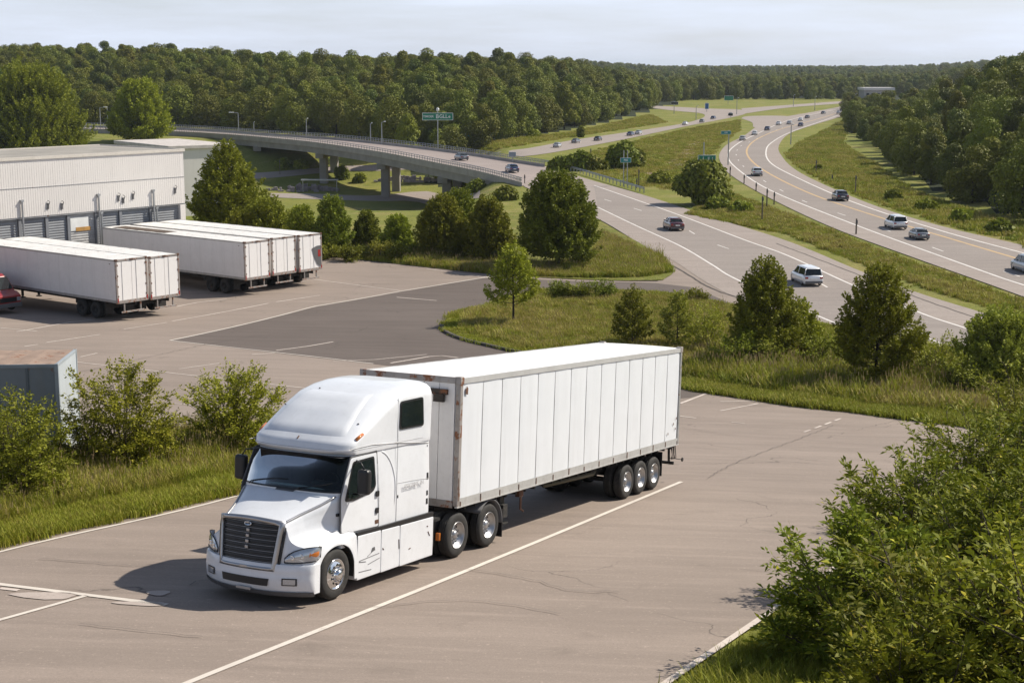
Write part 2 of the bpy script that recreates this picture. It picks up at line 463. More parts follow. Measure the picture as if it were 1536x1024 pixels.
# ---- highways
rampU = [(817,250),(891,272),(968,294),(1069,327),(1180,362),(1289,407),(1379,441),(1497,478),(1620,525),(1800,600)]
rampL = [(783,279),(835,302),(897,329),(960,366),(1010,392),(1060,425),(1120,455),(1200,482),(1300,516),(1420,560),(1560,615),(1700,670)]
U = smooth_poly(rampU); L = smooth_poly(rampL)
patch('ramp_road', U + L[::-1], .066, M_hwy, 3.0)
hwL = [(1292,156),(1274,158),(1215,169),(1153,181),(1116,204),(1091,217),(1079,232),(1083,248),(1100,266),(1153,297),(1246,341),(1370,387),(1463,420),(1560,455),(1700,505)]
hwR = [(1300,156),(1295,160),(1258,176),(1220,188),(1184,201),(1168,220),(1175,238),(1196,257),(1246,282),(1323,313),(1416,341),(1536,369),(1700,410)]
patch('highway', smooth_poly(hwL) + smooth_poly(hwR)[::-1], .06, M_hwy, 5.0)
rcU = [(300,263),(396,259),(505,250),(600,246),(690,237),(760,226),(869,209),(1000,190),(1040,182),(1057,175),(1050,170),(1017,167),(975,162)]
rcL = [(300,272),(396,268),(505,258),(600,256),(690,247),(760,236),(897,217),(1033,189),(1085,179),(1118,171),(1112,165),(1060,163),(975,158)]
patch('left_road', smooth_poly(rcU) + smooth_poly(rcL)[::-1], .05, M_hwy, 4.0)
rdU = [(400,290),(470,291),(560,294),(652,289),(720,285)]; rdL = [(400,296),(470,299),(560,302),(640,307),(720,298)]
patch('service_road', smooth_poly(rdU) + smooth_poly(rdL)[::-1], .05, M_hwy, 4.0)
crU = [(1112,163),(1180,158),(1250,153),(1292,151),(1340,147)]; crL = [(1116,171),(1180,162),(1250,156.5),(1292,154),(1340,149)]
patch('cross_road', smooth_poly(crU) + smooth_poly(crL)[::-1], .055, M_hwy, 8.0)
loop = [(1112,178),(1118,175),(1140,174),(1172,174),(1188,176),(1176,179),(1158,181),(1150,186),(1140,190),(1130,191),(1128,184)]
patch('turning_loop', smooth_poly(loop + loop[:1]), .05, M_hwy, 4.0)
pth = MB(); sheet_strip(pth, px_path([(1015,246),(1026,238),(1036,226),(1044,217),(1054,211),(1064,209)]), 3.0, .05)
sheet_strip(pth, px_path([(960,262),(985,258),(1005,252),(1020,246)]), 2.0, .05)
p = pth.build('dirt_path', asphalt('dirt path', (.24, .17, .13), (.28, .21, .16), 0)); p['kind'] = 'structure'
# travelled lanes, a little greyer than the shoulders
laneU = [(891,279),(1006,319),(1114,360),(1180,384),(1279,429),(1389,474),(1460,498),(1640,560)]
laneL = [(897,312),(955,340),(1020,370),(1069,399),(1104,420),(1252,486),(1340,522),(1460,570),(1600,625)]
patch('ramp_lanes', smooth_poly(laneU) + smooth_poly(laneL)[::-1], .074, M_lane, 3.0)
wlL = [(1276,160),(1190,179),(1130,204),(1100,221),(1092,236),(1106,254),(1153,285),(1277,336),(1463,404),(1536,429),(1700,480)]
wlR = [(1290,160),(1250,176),(1190,197),(1158,214),(1149,228),(1156,245),(1193,266),(1277,303),(1401,344),(1536,381),(1700,424)]
patch('highway_lanes', smooth_poly(wlL) + smooth_poly(wlR)[::-1], .068, M_lane, 5.0)
hm = MB()
for l in (laneU, laneL): stripe(hm, l, .19, .080)
stripe(hm, [(870,288),(897,297),(1000,330),(1067,365),(1180,394+8),(1255,454-14),(1330,480),(1480,545)], .13, .080, dash=(3., 9))
for l in (wlL, wlR): stripe(hm, l, .24, .074)
stripe(hm, [(1283,161),(1210,178),(1130,211),(1107,224),(1107,240),(1130,262),(1200,300),(1300,335),(1420,380),(1536,418),(1700,470)], .14, .074, dash=(3., 13))
if 0: stripe(hm, [(1286,160),(1220,180),(1165,205),(1138,221),(1138,238),(1160,255),(1230,285),(1330,320),(1440,352),(1536,379+8)], .12, .074, dash=(3, 14))
h_ = hm.build('highway_line_markings', M_lineh); h_['kind'] = 'structure'
ym = MB(); yl = [(1288,160),(1230,178),(1175,193),(1140,207),(1123,220),(1122,235),(1147,257),(1215,291),(1323,328),(1432,361),(1536,392),(1700,440)]
stripe(ym, yl, .34, .074)
y_ = ym.build('yellow_line_marking', M_yellow); y_['kind'] = 'structure'
# ---- lot markings
lm = MB()
stripe(lm, [(180,1071),(295,1023),(640,884),(800,818),(1022,725)], .13, .064, False)
stripe(lm, [(-60,872),(0,880),(130,896),(250,911)], .17, .064, False)
stripe(lm, [(-40,945),(0,934),(130,897)], .11, .064, False)
stripe(lm, [(-80,852),(0,831),(100,807),(200,785),(290,764),(370,743),(450,724)], .10, .064)
stripe(lm, [(255,512),(470,461),(600,438),(735,416)], .15, .064, False)
stripe(lm, [(255,512),(460,535),(560,547)], .12, .064, False)
o = lm.build('line_markings', M_line); o['kind'] = 'structure'
wm = MB()
stripe(wm, [(900,1098),(1005,1024),(1170,911),(1330,802),(1470,702)], .14, .064, False)
for l, w in (([(111,544),(300,566),(460,584)], .12), ([(70,515),(150,503)], .12), ([(37,521),(57,518)], .12), ([(186,495),(250,485)], .12),
    ([(258,483),(403,456)], .13), ([(414,454),(480,444)], .13), ([(25,499),(101,485),(190,475)], .13), ([(265,461),(294,455),(340,450)], .14), ([(0,493),(55,498)], .12),
    ([(414,527),(460,521),(500,514)], .12), ([(378,533),(412,531)], .12), ([(586,546),(656,534),(687,538)], .15), ([(500,543),(560,541),(640,533)], .1),
    ([(1020,607),(1064,590)], .14), ([(1020,626),(1044,629)], .12), ([(1080,618),(1137,607)], .1), ([(1080,604),(1150,603)], .1), ([(1097,635),(1117,637)], .09),
    ([(261,607),(303,611)], .1), ([(284,600),(305,598)], .1), ([(112,592),(145,595)], .1), ([(120,537),(146,531)], .1), ([(0,886),(28,889)], .14),
    ([(640,404),(735,418)], .12), ([(470,420),(600,437)], .1), ([(595,447),(655,452)], .14), ([(268,555),(330,546)], .08)):
    stripe(wm, l, w, .063, False)
stripe(wm, [(1206,650),(1262,629)], .1, .063, False, dash=(.8, .5))
o = wm.build('worn_line_markings', M_worn); o['kind'] = 'structure'
pb = MB()
for (px, py, rx, ry) in ((68,897,.62,.28), (212,909,.5,.16), (238,893,.22,.2)):
    c = at(px, py); pts = []
    for k in range(26):
        t = k * 2 * math.pi / 26; rr = 1 + .12 * math.sin(3 * t + px) + random.uniform(-.05, .05)
        x, y = c.x + rx * rr * math.cos(t), c.y + ry * rr * math.sin(t)
        pts.append((x, y, float(H(x, y)) + .064))
    pb.poly(pts)
o = pb.build('paint_blots', M_faint); o['kind'] = 'structure'
# tar sealed cracks on the shoulders
cm = MB()
for l, w in (([(880,330),(905,345),(955,378),(1010,400),(1060,430),(1105,447)], .12), ([(1164,366),(1290,414),(1380,449),(1470,480)], .10), ([(60,842),(130,848),(190,852),(250,850)], .02), ([(120,940),(200,950),(300,960)], .018), ([(700,858),(780,870),(860,890),(930,892)], .02), ([(1000,640),(1100,655),(1200,662),(1330,672)], .02), ([(560,915),(700,905),(840,925)], .018), ([(40,600),(160,590),(260,622)], .02), ([(120,560),(300,520),(420,500)], .03),
             ([(285,882),(300,875),(340,872)], .02), ([(1250,640),(1120,690),(1060,720)], .02)):
    P = px_path(l, True, .8 if w > .05 else .25); P = P + RNG.normal(0, .03, P.shape); sheet_strip(cm, P, w, .084)
o = cm.build('tar_lines', paint('tar', (.13, .108, .095), .9, var=.3)); o['kind'] = 'structure'
# ================================================================== TRUCK
pn = Vector((.033, .109, 1)).normalized()
pu = Vector((math.cos(1.077), math.sin(1.077), 0)); pu = (pu - pn * pu.dot(pn)).normalized(); pv = pn.cross(pu)
po = Vector((-1.256, 31.658, 8.717 - .033 * -1.256 - .109 * 31.658 + .058))
TM = Matrix(((pu.x, pv.x, pn.x, po.x), (pu.y, pv.y, pn.y, po.y), (pu.z, pv.z, pn.z, po.z), (0, 0, 0, 1)))
CY = 1.28
tractor = empty('truck_tractor', label='white long-nosed truck tractor with tall sleeper cab parked in the foreground', cat='truck'); tractor.matrix_world = TM
T_X0 = -4.5   # front axle

def tyre_mb(c, r, w, side, dual=False):
    """tyre around axis y; outer face at y=c[1] going inwards by side*w"""
    mb = MB()
    for k in range(2 if dual else 1):
        a = k * (w + .05) * side
        s = side
        prof = [(r*.56, a + s*.02), (r*.62, a + s*.0), (r*.86, a - s*.006), (r*.94, a + s*.012), (r*.985, a + s*.045)]
        for g in range(4):
            y0 = .05 + g * (w - .10) / 4; y1 = y0 + (w - .10) / 4
            prof += [(r, a + s*(y0 + .004)), (r, a + s*(y1 - .012)), (r*.975, a + s*(y1 - .008)), (r*.975, a + s*(y1 - .002))]
        prof += [(r*.985, a + s*(w - .045)), (r*.86, a + s*w), (r*.56, a + s*(w - .02))]
        mb.lathe(prof, c, 36)
    return mb
def rim_mb(c, r, side, dish, hub, bolts=10):
    """steel disc wheel: dish>0 recedes inwards (rear wheels), dish<0 bulges outwards (front)"""
    mb = MB(); s = side; a = dish
    mb.lathe([(r*.60, s*.0), (r*.585, s*-.008), (r*.56, s*.01), (r*.54, s*.05 if dish > 0 else s*.02), (r*.50, s*(.06 if dish > 0 else .03)), (r*.44, s*a), (r*.30, s*(a + .012)), (r*.22, s*a), (r*.20, s*(a - .02)), (r*.19, s*(a - hub)), (r*.12, s*(a - hub - .02)), (0.001, s*(a - hub - .025))], c, 32)
    for k in range(bolts):
        t = k * 2 * math.pi / bolts; x, z = c[0] + r*.27*math.cos(t), c[2] + r*.27*math.sin(t)
        mb.lathe([(.014, s*a), (.014, s*(a - .035)), (.001, s*(a - .04))], (x, c[1], z), 6)
    return mb
def holes_mb(c, r, side, dish, n=10):
    mb = MB()
    for k in range(n):
        t = (k + .5) * 2 * math.pi / n; x, z = c[0] + r*.385*math.cos(t), c[2] + r*.385*math.sin(t)
        y = c[1] + side * (dish + .001) - side * .008
        ring = [(x + r*.045*math.cos(q), y, z + r*.045*math.sin(q)) for q in np.linspace(0, 2*math.pi, 11)[:-1]]
        mb.prism(ring, (0, side * .006, 0))
    return mb
def wheel(parent, c, r, w, side, dual, dish, hub, rimmat):
    o = tyre_mb(c, r, w, side, dual).build('wheel', M_rubber, parent, smooth=True)
    rm = rim_mb(c, r, side, dish, hub).build('rim', rimmat, o, smooth=True)
    if rimmat is not M_dark: holes_mb(c, r, side, dish).build('hand_hole', M_black, o, split=True)
    return o

ZT = [0.95, 1.12, 2.02, 2.42, 2.72, 2.74, 2.81, 2.95, 3.2, 3.5, 3.73, 3.85, 3.92, 3.96, 3.975]
XF = [-4.35, -4.38, -4.50, -4.33, -4.08, -4.16, -4.24, -4.18, -3.88, -3.44, -2.98, -2.55, -2.2, -1.9, -1.7]
DD = [.10, .12, .38, .37, .36, .40, .42, .38, .60, .78, .85, .85, .8, .6, .4]
WW = [1.19, 1.20, 1.20, 1.18, 1.165, 1.19, 1.20, 1.20, 1.205, 1.21, 1.205, 1.16, 1.06, .90, .60]
def cabp(z, q, off=0., xr=-.95):
    """point on the cab shell: q in [-1,1] sweeps the front from far... near side; |q|>1 runs back along a side"""
    xf, d, w = (float(np.interp(z, ZT, A)) for A in (XF, DD, WW))
    def pt(q):
        sgn = 1 if q > 0 else -1; a = abs(q)
        if a <= 1:
            ph = a * math.pi / 2; e = .62
            y = w * math.sin(ph) ** e if a > 0 else 0
            x = xf + d * (1 - math.cos(ph) ** .9 if a < 1 else 1)
            return Vector((x, sgn * y, z))
        x0 = xf + d; xe = xr - .14; t = min(a - 1, 1)
        if a <= 2: return Vector((x0 + (xe - x0) * t, sgn * w, z))
        ph = (a - 2) * math.pi / 2
        return Vector((xe + .14 * math.sin(ph), sgn * (w - .14 * (1 - math.cos(ph))), z))
    p = pt(q)
    if off:
        a, b = pt(q - .01), pt(q + .01); t = (b - a)
        nrm = Vector((t.y, -t.x, 0)); nrm = nrm.normalized() if nrm.length > 1e-9 else Vector((-1, 0, 0))
        # outward = away from the cab centre
        if nrm.dot(Vector((p.x + 2.5, p.y, 0))) < 0: nrm = -nrm
        dz = .02
        xf2 = float(np.interp(z + dz, ZT, XF)); sl = (xf2 - xf) / dz if abs(q) < 1 else 0
        nn = Vector((nrm.x, nrm.y, -nrm.x * sl * 1.0 if abs(q) < 1 else 0)).normalized()
        p = p + nn * off
    return Vector((p.x, p.y + CY, p.z))
def cab_patch(z0, z1, q0, q1, off, nz=8, nq=16, rounded=.0):
    rows = []
    for i in range(nz + 1):
        fz = i / nz; r = []
        inset = 0
        if rounded:
            e = min(fz, 1 - fz); inset = rounded * max(0, 1 - e / .12) ** 2 * .5
        for j in range(nq + 1):
            fq = inset + (1 - 2 * inset) * j / nq
            r.append(tuple(cabp(z0 + (z1 - z0) * fz, q0 + (q1 - q0) * fq, off)))
        rows.append(r)
    return rows
# shell
zs = sorted(set(list(np.linspace(.95, 2.0, 8)) + [2.08, 2.16, 2.25, 2.35, 2.45, 2.55, 2.66, 2.70, 2.72] + [2.73, 2.74, 2.77, 2.81, 2.91, 2.95] + list(np.linspace(3.0, 3.85, 16)) + [3.88, 3.90, 3.92, 3.94, 3.96, 3.975]))
qs = list(np.linspace(-3, -1, 14)) + list(np.linspace(-1, 1, 41))[1:-1] + list(np.linspace(1, 3, 14))
mb = MB(); rows = [[tuple(cabp(z, q)) for q in qs] for z in zs]
mb.grid(rows); nq_ = len(qs); keep = []
for f in mb.f:   # leave the windscreen opening free
    ii = [(k // nq_, k % nq_) for k in f]; zc = sum(zs[a] for a, b in ii) / 4; qc = sum(qs[b] for a, b in ii) / 4
    if not (2.08 < zc < 2.66 and abs(qc) < .74): keep.append(f)
mb.f = keep; mb.m = [0] * len(keep)
mb.poly(rows[-1]); mb.poly(rows[0][::-1])
mb.grid([[r[-1], r[0]] for r in rows])
cab = mb.build('cab', M_white, tractor, smooth=True)
es = cab.modifiers.new('es', 'EDGE_SPLIT'); es.split_angle = R(38)
# raised panel on the roof dome
mb = MB(); rr = []
n1, n2 = 14, 18
for i in range(n1 + 1):
    z = 3.08 + (3.80 - 3.08) * i / n1; half = .50 - .16 * i / n1; row = []
    for j in range(n2 + 1):
        f = -1 + 2 * j / n2
        e = min(1 - abs(f), i / n1 * 1.0, (n1 - i) / n1 * 1.0) ; off = .001 + .030 * min(1, e / .10)
        row.append(tuple(cabp(z, f * half, off)))
    rr.append(row)
mb.grid(rr); mb.build('roof_fairing_panel', M_white, tractor, smooth=True)
# windshield with rubber edge, and its glass
mb = MB()
for a in ((2.03, 2.09, -.80, .80), (2.655, 2.71, -.80, .80)): mb.grid(cab_patch(*a, .006, 1, 30))
for a in ((2.09, 2.655, -.80, -.735), (2.09, 2.655, .735, .80)): mb.grid(cab_patch(*a, .006, 6, 3))
sur = mb.build('windshield', M_black, tractor, smooth=True)
M_cabin = paint('cab interior', (.045, .045, .05), .8, var=.3); M_seat = paint('seat cloth', (.10, .09, .085), .9, var=.3)
room = MB(); X0, X1, Y0, Y1, Z0, Z1 = -4.42, -2.95, CY - 1.10, CY + 1.10, 1.55, 2.70
room.poly([(X1,Y0,Z0),(X1,Y1,Z0),(X1,Y1,Z1),(X1,Y0,Z1)]); room.poly([(-3.95,Y0,Z0),(X1,Y0,Z0),(X1,Y0,Z1),(-3.95,Y0,Z1)]); room.poly([(-3.95,Y1,Z0),(X1,Y1,Z0),(X1,Y1,Z1),(-3.95,Y1,Z1)])
room.poly([(-4.2,Y0,Z1),(X1,Y0,Z1),(X1,Y1,Z1),(-4.2,Y1,Z1)]); room.poly([(-4.2,Y0,Z0),(X1,Y0,Z0),(X1,Y1,Z0),(-4.2,Y1,Z0)])
room.build('cab_interior', M_cabin, tractor)
mb = MB(); mb.box(-4.25, -3.82, CY - 1.05, CY + 1.05, 1.7, 2.08); mb.box(-4.0, -3.82, CY - .9, CY - .25, 2.05, 2.16); mb.build('dashboard', M_cabin, tractor, bevel=.04)
mb = MB(); mb.tube([(-3.74 + .05*math.cos(t), CY - .55 + .22*math.sin(t), 2.10 + .19*math.cos(t)) for t in np.linspace(0, 2*math.pi, 21)], .017, 6); mb.tube([(-3.75, CY - .77, 2.1), (-3.75, CY - .33, 2.1)], .02, 5); mb.build('steering_wheel', M_black, tractor, smooth=True)
for y in (CY - .55, CY + .55):
    mb = MB(); mb.box(-3.55, -3.10, y - .26, y + .26, 1.7, 1.85); mb.box(-3.22, -3.08, y - .25, y + .25, 1.85, 2.45); mb.box(-3.2, -3.1, y - .14, y + .14, 2.47, 2.66); mb.build('seat', M_seat, tractor, bevel=.05, seg=3)
M_wglass = clearglass('windscreen glass', (.42, .52, .50))
mb = MB(); mb.grid(cab_patch(2.06, 2.68, -.765, .765, .012, 6, 30, .04)); mb.build('glass', M_wglass, sur, smooth=True)
# visor lip underside, clearance lamps
for sg in (-1, 1):
    mb = MB()
    for i in (0,):
        p = cabp(3.02, sg * .80, .0); q_ = cabp(3.12, sg * .84, .0)
        mb.tube([p, q_], .035, 8)
    mb.build('marker_lamp', M_amber, tractor, smooth=True)
mb = MB(); p = cabp(2.98, 0.0, 0); q_ = cabp(3.03, 0.0, 0); mb.tube([p, q_], .014, 6); mb.build('marker_lamp', M_rust, tractor)
def side_pts(pts, sg, off):
    """(X,Z) outline -> points on the flat cab side"""
    out = []
    for x, z in pts:
        w = float(np.interp(z, ZT, WW)); out.append((x, CY + sg * (w + off), z))
    return out
def round_poly(pts, r=.06, n=4):
    out = []; k = len(pts)
    for i in range(k):
        p = Vector(pts[i]); a = Vector(pts[i-1]); b = Vector(pts[(i+1) % k])
        u = (a - p).normalized(); v = (b - p).normalized(); rr = min(r, (a-p).length*.45, (b-p).length*.45)
        s, e = p + u * rr, p + v * rr
        for j in range(n + 1):
            t = j / n; out.append(tuple((1-t)**2 * s + 2*t*(1-t) * p + t*t * e))
    return out
def side_panel(pts, sg, off, depth, r=.05):
    pr = round_poly([(p[0], p[1], 0) for p in pts], r)
    P = side_pts([(q[0], q[1]) for q in pr], sg, off)
    if sg > 0: P = P[::-1]
    mb = MB(); mb.prism(P, (0, sg * depth, 0)); return mb
for sg in (-1, 1):
    door = side_panel([(-4.30, 1.24), (-4.33, 1.95), (-3.98, 2.68), (-3.08, 2.72), (-3.02, 1.9), (-2.99, 1.20)], sg, -.01, .024, .07).build('door', M_white, tractor, bevel=.008)
    gap = side_panel([(-4.33, 1.215), (-4.36, 1.96), (-3.99, 2.71), (-3.05, 2.75), (-2.99, 1.9), (-2.96, 1.175)], sg, -.012, .018, .07).build('door_gap', M_seam, tractor)
    wf = side_panel([(-4.20, 1.86), (-3.92, 2.61), (-3.17, 2.64), (-3.12, 2.05), (-3.22, 1.93), (-3.9, 1.84)], sg, .005, .014, .06).build('window', M_black, door)
    side_panel([(-4.15, 1.90), (-3.90, 2.57), (-3.21, 2.60), (-3.16, 2.06), (-3.25, 1.97), (-3.9, 1.88)], sg, .012, .010, .05).build('glass', M_glass, wf)
    for z in (1.87, 1.53):
        side_panel([(-3.12, z - .055), (-3.12, z + .055), (-3.02, z + .055), (-3.02, z - .055)], sg, .006, .03, .02).build('handle', M_black, door)
    side_panel([(-3.13, 1.26), (-3.13, 1.34), (-3.0, 1.34), (-3.0, 1.26)], sg, .006, .012, .01).build('door_plate', M_rust, door)
    sw = side_panel([(-2.30, 3.08), (-2.30, 3.66), (-1.42, 3.69), (-1.36, 3.08)], sg, .0, .02, .07).build('sleeper_window', M_black, tractor)
    side_panel([(-2.26, 3.12), (-2.26, 3.62), (-1.46, 3.65), (-1.40, 3.12)], sg, .012, .014, .06).build('glass', M_glass, sw)
    # raised trim moulding sweeping from visor up behind the sleeper window
    mb = MB()
    def sp(x, z, off=.004): return (x, CY + sg * (float(np.interp(z, ZT, WW)) + off), z)
    mb.tube([sp(-4.12, 2.86), sp(-3.3, 2.88), sp(-2.35, 2.82), sp(-1.6, 2.74), sp(-1.08, 2.68)], [.006, .012, .012, .012, .01], 5)
    mb.tube([sp(-2.33, 1.15), sp(-2.33, 2.8), sp(-2.36, 3.2), sp(-2.36, 3.74)], .006, 4)
    mb.tube([sp(-2.33, 1.98), sp(-1.7, 1.96), sp(-1.08, 1.93)], .006, 4)
    mb.build('panel_seams', M_seaml, tractor)
    mb = MB()
    arc = [(-3.0 + .62 * math.sin(t) , 1.85 + .86 * math.cos(t) * 1.0) for t in np.linspace(0.15, 1.6, 14)]
    mb.tube([sp(x, z, -.006) for x, z in arc] + [sp(-2.42, 1.4, -.01)], [.004] + [.022] * 13 + [.004], 7)
    mb.build('body_moulding', M_white, tractor, smooth=True)
    mb = MB()
    for x, z, a, b in ((-1.12, 2.62, .01, .02), (-1.12, 1.98, .035, .07), (-1.12, 1.62, .03, .05), (-1.12, 1.44, .035, .06), (-2.28, 1.70, .02, .03), (-3.55, 1.42, .05, .012), (-3.42, 1.43, .045, .012)):
        P = side_pts([(x - a, z - b), (x + a, z - b), (x + a * .7, z + b), (x - a, z + b)], sg, .001); mb.prism(P, (0, sg * .006, 0))
    mb.build('hardware_spot', M_black, tractor, split=True)
    # lower skirts
    for i, (x0, x1) in enumerate(((-3.80, -2.96), (-2.945, -2.255), (-2.24, -.93))):
        y0, y1 = (CY + sg * 1.265, CY + sg * .95)
        za, zb_ = (.24, 1.12 - (x0 + 3.8) * .02)
        fr = .10
        P = [(x0, za), (x1, za + .01), (x1, zb_), (x0 , zb_ + .01)]
        mb = MB(); mb.prism([(x, y0, z) for x, z in round_poly([(a, b, 0) for a, b in P], .035) for x, z in [(x, z)]] if False else [(q[0], y0, q[1]) for q in round_poly([(a, b, 0) for a, b in P], .035)], (0, y1 - y0, 0))
        sk = mb.build('side_skirt', M_white, tractor, bevel=.015)
        if i == 0:
            mb = MB(); yy = CY + sg * 1.268
            for (xa, z_, xb, zc) in ((-3.74, .62, -3.02, .66), (-3.74, .60, -3.50, .57), (-3.45, .66, -3.2, .76), (-3.42, .50, -3.0, .56), (-3.74, .40, -3.3, .38)):
                mb.tube([(xa, yy, z_), (xb, yy, zc)], .007, 4)
            mb.prism([(-3.32, yy, .73), (-3.18, yy, .75), (-3.2, yy, .82), (-3.28, yy, .81)], (0, sg * .006, 0))
            mb.build('scrape', M_seam, sk, split=True)
        if i:
            mb = MB(); yy = CY + sg * 1.268
            for (xa, z_, xb, zc) in ((-2.90, .74, -2.86, .70), (-2.30, .82, -2.28, .62), (-1.15, .80, -1.08, .70), (-1.2, .92, -1.16, .91), (-1.9, .55, -1.84, .56)):
                if x0 < xa < x1: mb.tube([(xa, yy, z_), (xb, yy, zc)], .012, 5)
            mb.build('rust_mark', M_rust, sk, split=True)
    mb = MB(); mb.box(-3.80, -.93, min(CY + sg*1.258, CY + sg*1.2), max(CY + sg*1.258, CY + sg*1.2), 1.06, 1.19); mb.build('sill_gap', M_black, tractor)
    # mirror
    mx = -3.92; my = CY + sg * 1.50
    mb = MB(); mb.tube([(mx, CY + sg * 1.2, 1.98), (mx - .05, my, 2.0), (mx - .05, my, 2.12)], .022, 6)
    mr = mb.build('mirror', M_black, tractor, smooth=True)
    mb = MB(); mb.tube([(mx + .15, CY + sg * 1.16, 2.62), (mx - .05, my - sg * .1, 2.62), (mx - .05, my, 2.48)], .016, 6); mb.build('mirror_arm', M_black, mr, smooth=True)
    mb = MB(); mb.box(mx - .15, mx + .03, my - .13, my + .13, 2.0, 2.50); mb.build('mirror_housing', M_black, mr, smooth=False, bevel=.06, seg=3)
    mb = MB(); mb.box(mx + .032, mx + .036, my - .09, my + .09, 2.06, 2.44); mb.build('mirror_glass', M_chrome, mr)
# hood surface -----------------------------------------------------------
def xfront(y): return -5.64 + .40 * (abs(y) / 1.25) ** 2.6
KP = {0: [(0,1.60),(.45,1.59),(.68,1.55),(.76,1.45),(.83,1.27),(.95,1.17),(1.10,1.12),(1.21,1.05),(1.25,.95),(1.25,.82)],
      .3: [(0,1.74),(.52,1.73),(.80,1.68),(.87,1.53),(.92,1.39),(1.0,1.32),(1.12,1.26),(1.23,1.14),(1.27,1.02),(1.27,.9)],
      .65: [(0,1.91),(.64,1.90),(.98,1.83),(1.03,1.66),(1.05,1.50),(1.10,1.39),(1.17,1.31),(1.24,1.18),(1.275,1.07),(1.275,.9)],
      1: [(0,2.10),(.72,2.08),(1.13,1.99),(1.17,1.78),(1.19,1.55),(1.205,1.36),(1.23,1.24),(1.26,1.14),(1.275,1.04),(1.275,.9)]}
ks = sorted(KP); XE = [-4.30, -4.30, -4.28, -4.25, -4.22, -4.10, -3.92, -3.84, -3.80, -3.80]
NP_, NS_ = 46, 60
def hood_pt(s, t):
    """s 0..1 front to rear, t 0..1 centre to outside bottom"""
    i = min(int(t * 9), 8); f = t * 9 - i
    ya = [np.interp(s, ks, [KP[k][j][0] for k in ks]) for j in range(10)]
    za = [np.interp(s, ks, [KP[k][j][1] for k in ks]) for j in range(10)]
    def cr(A):
        a, b, c, d = A[max(i-1,0)], A[i], A[i+1], A[min(i+2,9)]
        return .5*((2*b)+(c-a)*f+(2*a-5*b+4*c-d)*f*f+(3*b-a-3*c+d)*f**3)
    y = max(0, cr(ya)); z = cr(za); xe = np.interp(t * 9, range(10), XE)
    x0 = xfront(min(y, 1.25)) + (z - .8) * .12
    x = x0 + (xe - x0) * s
    if t > .78:   # fender side runs down to the bumper, around the wheel arch, down behind it
        ft = (t - .78) / .22; dx = abs(x - T_X0)
        zb = .5 + math.sqrt(max(0, .60**2 - dx*dx)) if dx < .595 else (.80 if x < T_X0 else .30)
        ztop = float(z); z = z + (zb - z) * ft if True else z
    # flare lip
    return x, y, z
mb = MB()
ts = [j / (NP_ - 1) for j in range(NP_)]
rowsN = []
for i in range(NS_ + 1):
    s = i / NS_; rowN = []
    for t in ts[::-1]:
        x, y, z = hood_pt(s, t); rowN.append((x, CY - y, z))
    for t in ts[1:]:
        x, y, z = hood_pt(s, t); rowN.append((x, CY + y, z))
    rowsN.append(rowN)
mb.grid(rowsN)
# front face down to the bumper
ff = []
for p in rowsN[0]:
    y = p[1] - CY; col = []
    for k in range(7):
        z = p[2] + (.74 - p[2]) * k / 6; b = .03 * math.sin(k / 6 * math.pi)
        col.append((xfront(max(-1.25, min(1.25, y))) + (z - .8) * .12 - b, p[1], z))
    ff.append(col)
mb.grid(ff)
hood = mb.build('hood', M_white, tractor, smooth=True)
es = hood.modifiers.new('es', 'EDGE_SPLIT'); es.split_angle = R(50)
for sg in (-1, 1):
    mb = MB(); pts = [hood_pt(s, .215) for s in np.linspace(.0, .93, 14)]
    mb.tube([(x, CY + sg * (y + .008), z + .004) for x, y, z in pts], [.02] + [.026] * 12 + [.012], 7)
    mb.build('hood_edge_trim', M_steel, tractor, smooth=True)
    mb = MB()   # wheel well liner
    rows = [[(T_X0 + .59 * math.cos(t), CY + sg * yy, .5 + .59 * math.sin(t)) for yy in (1.262, .7)] for t in np.linspace(-.25, math.pi + .25, 20)]
    mb.grid(rows); mb.build('wheel_well', M_dark, tractor)
    wheel(tractor, (T_X0, CY + sg * 1.245, .5), .5, .30, -sg, False, -.03, .07, M_chrome)
mb = MB(); mb.box(-5.35, -3.9, CY - .69, CY + .69, .45, 1.1); mb.box(-5.2, -3.7, CY - .7, CY + .7, .5, .9); mb.build('engine_block', M_dark, tractor)
# hood vents, latch spots
mb = MB()
for (s, y0, y1) in ((.80, -.22, .22), (.87, -.62, -.50), (.87, .50, .62)):
    def hp(s, y):
        t = min(range(0, 250), key=lambda k: abs(hood_pt(s, k / 1000)[1] - abs(y))) / 1000
        p = hood_pt(s, t); return (p[0], CY + y, p[2] + .012)
    a, b, c, d = hp(s, y0), hp(s, y1), hp(s + .05, y1), hp(s + .05, y0)
    mb.prism([a, b, c, d], (0, 0, .006))
mb.build('hood_vent', M_seam, tractor, split=True)
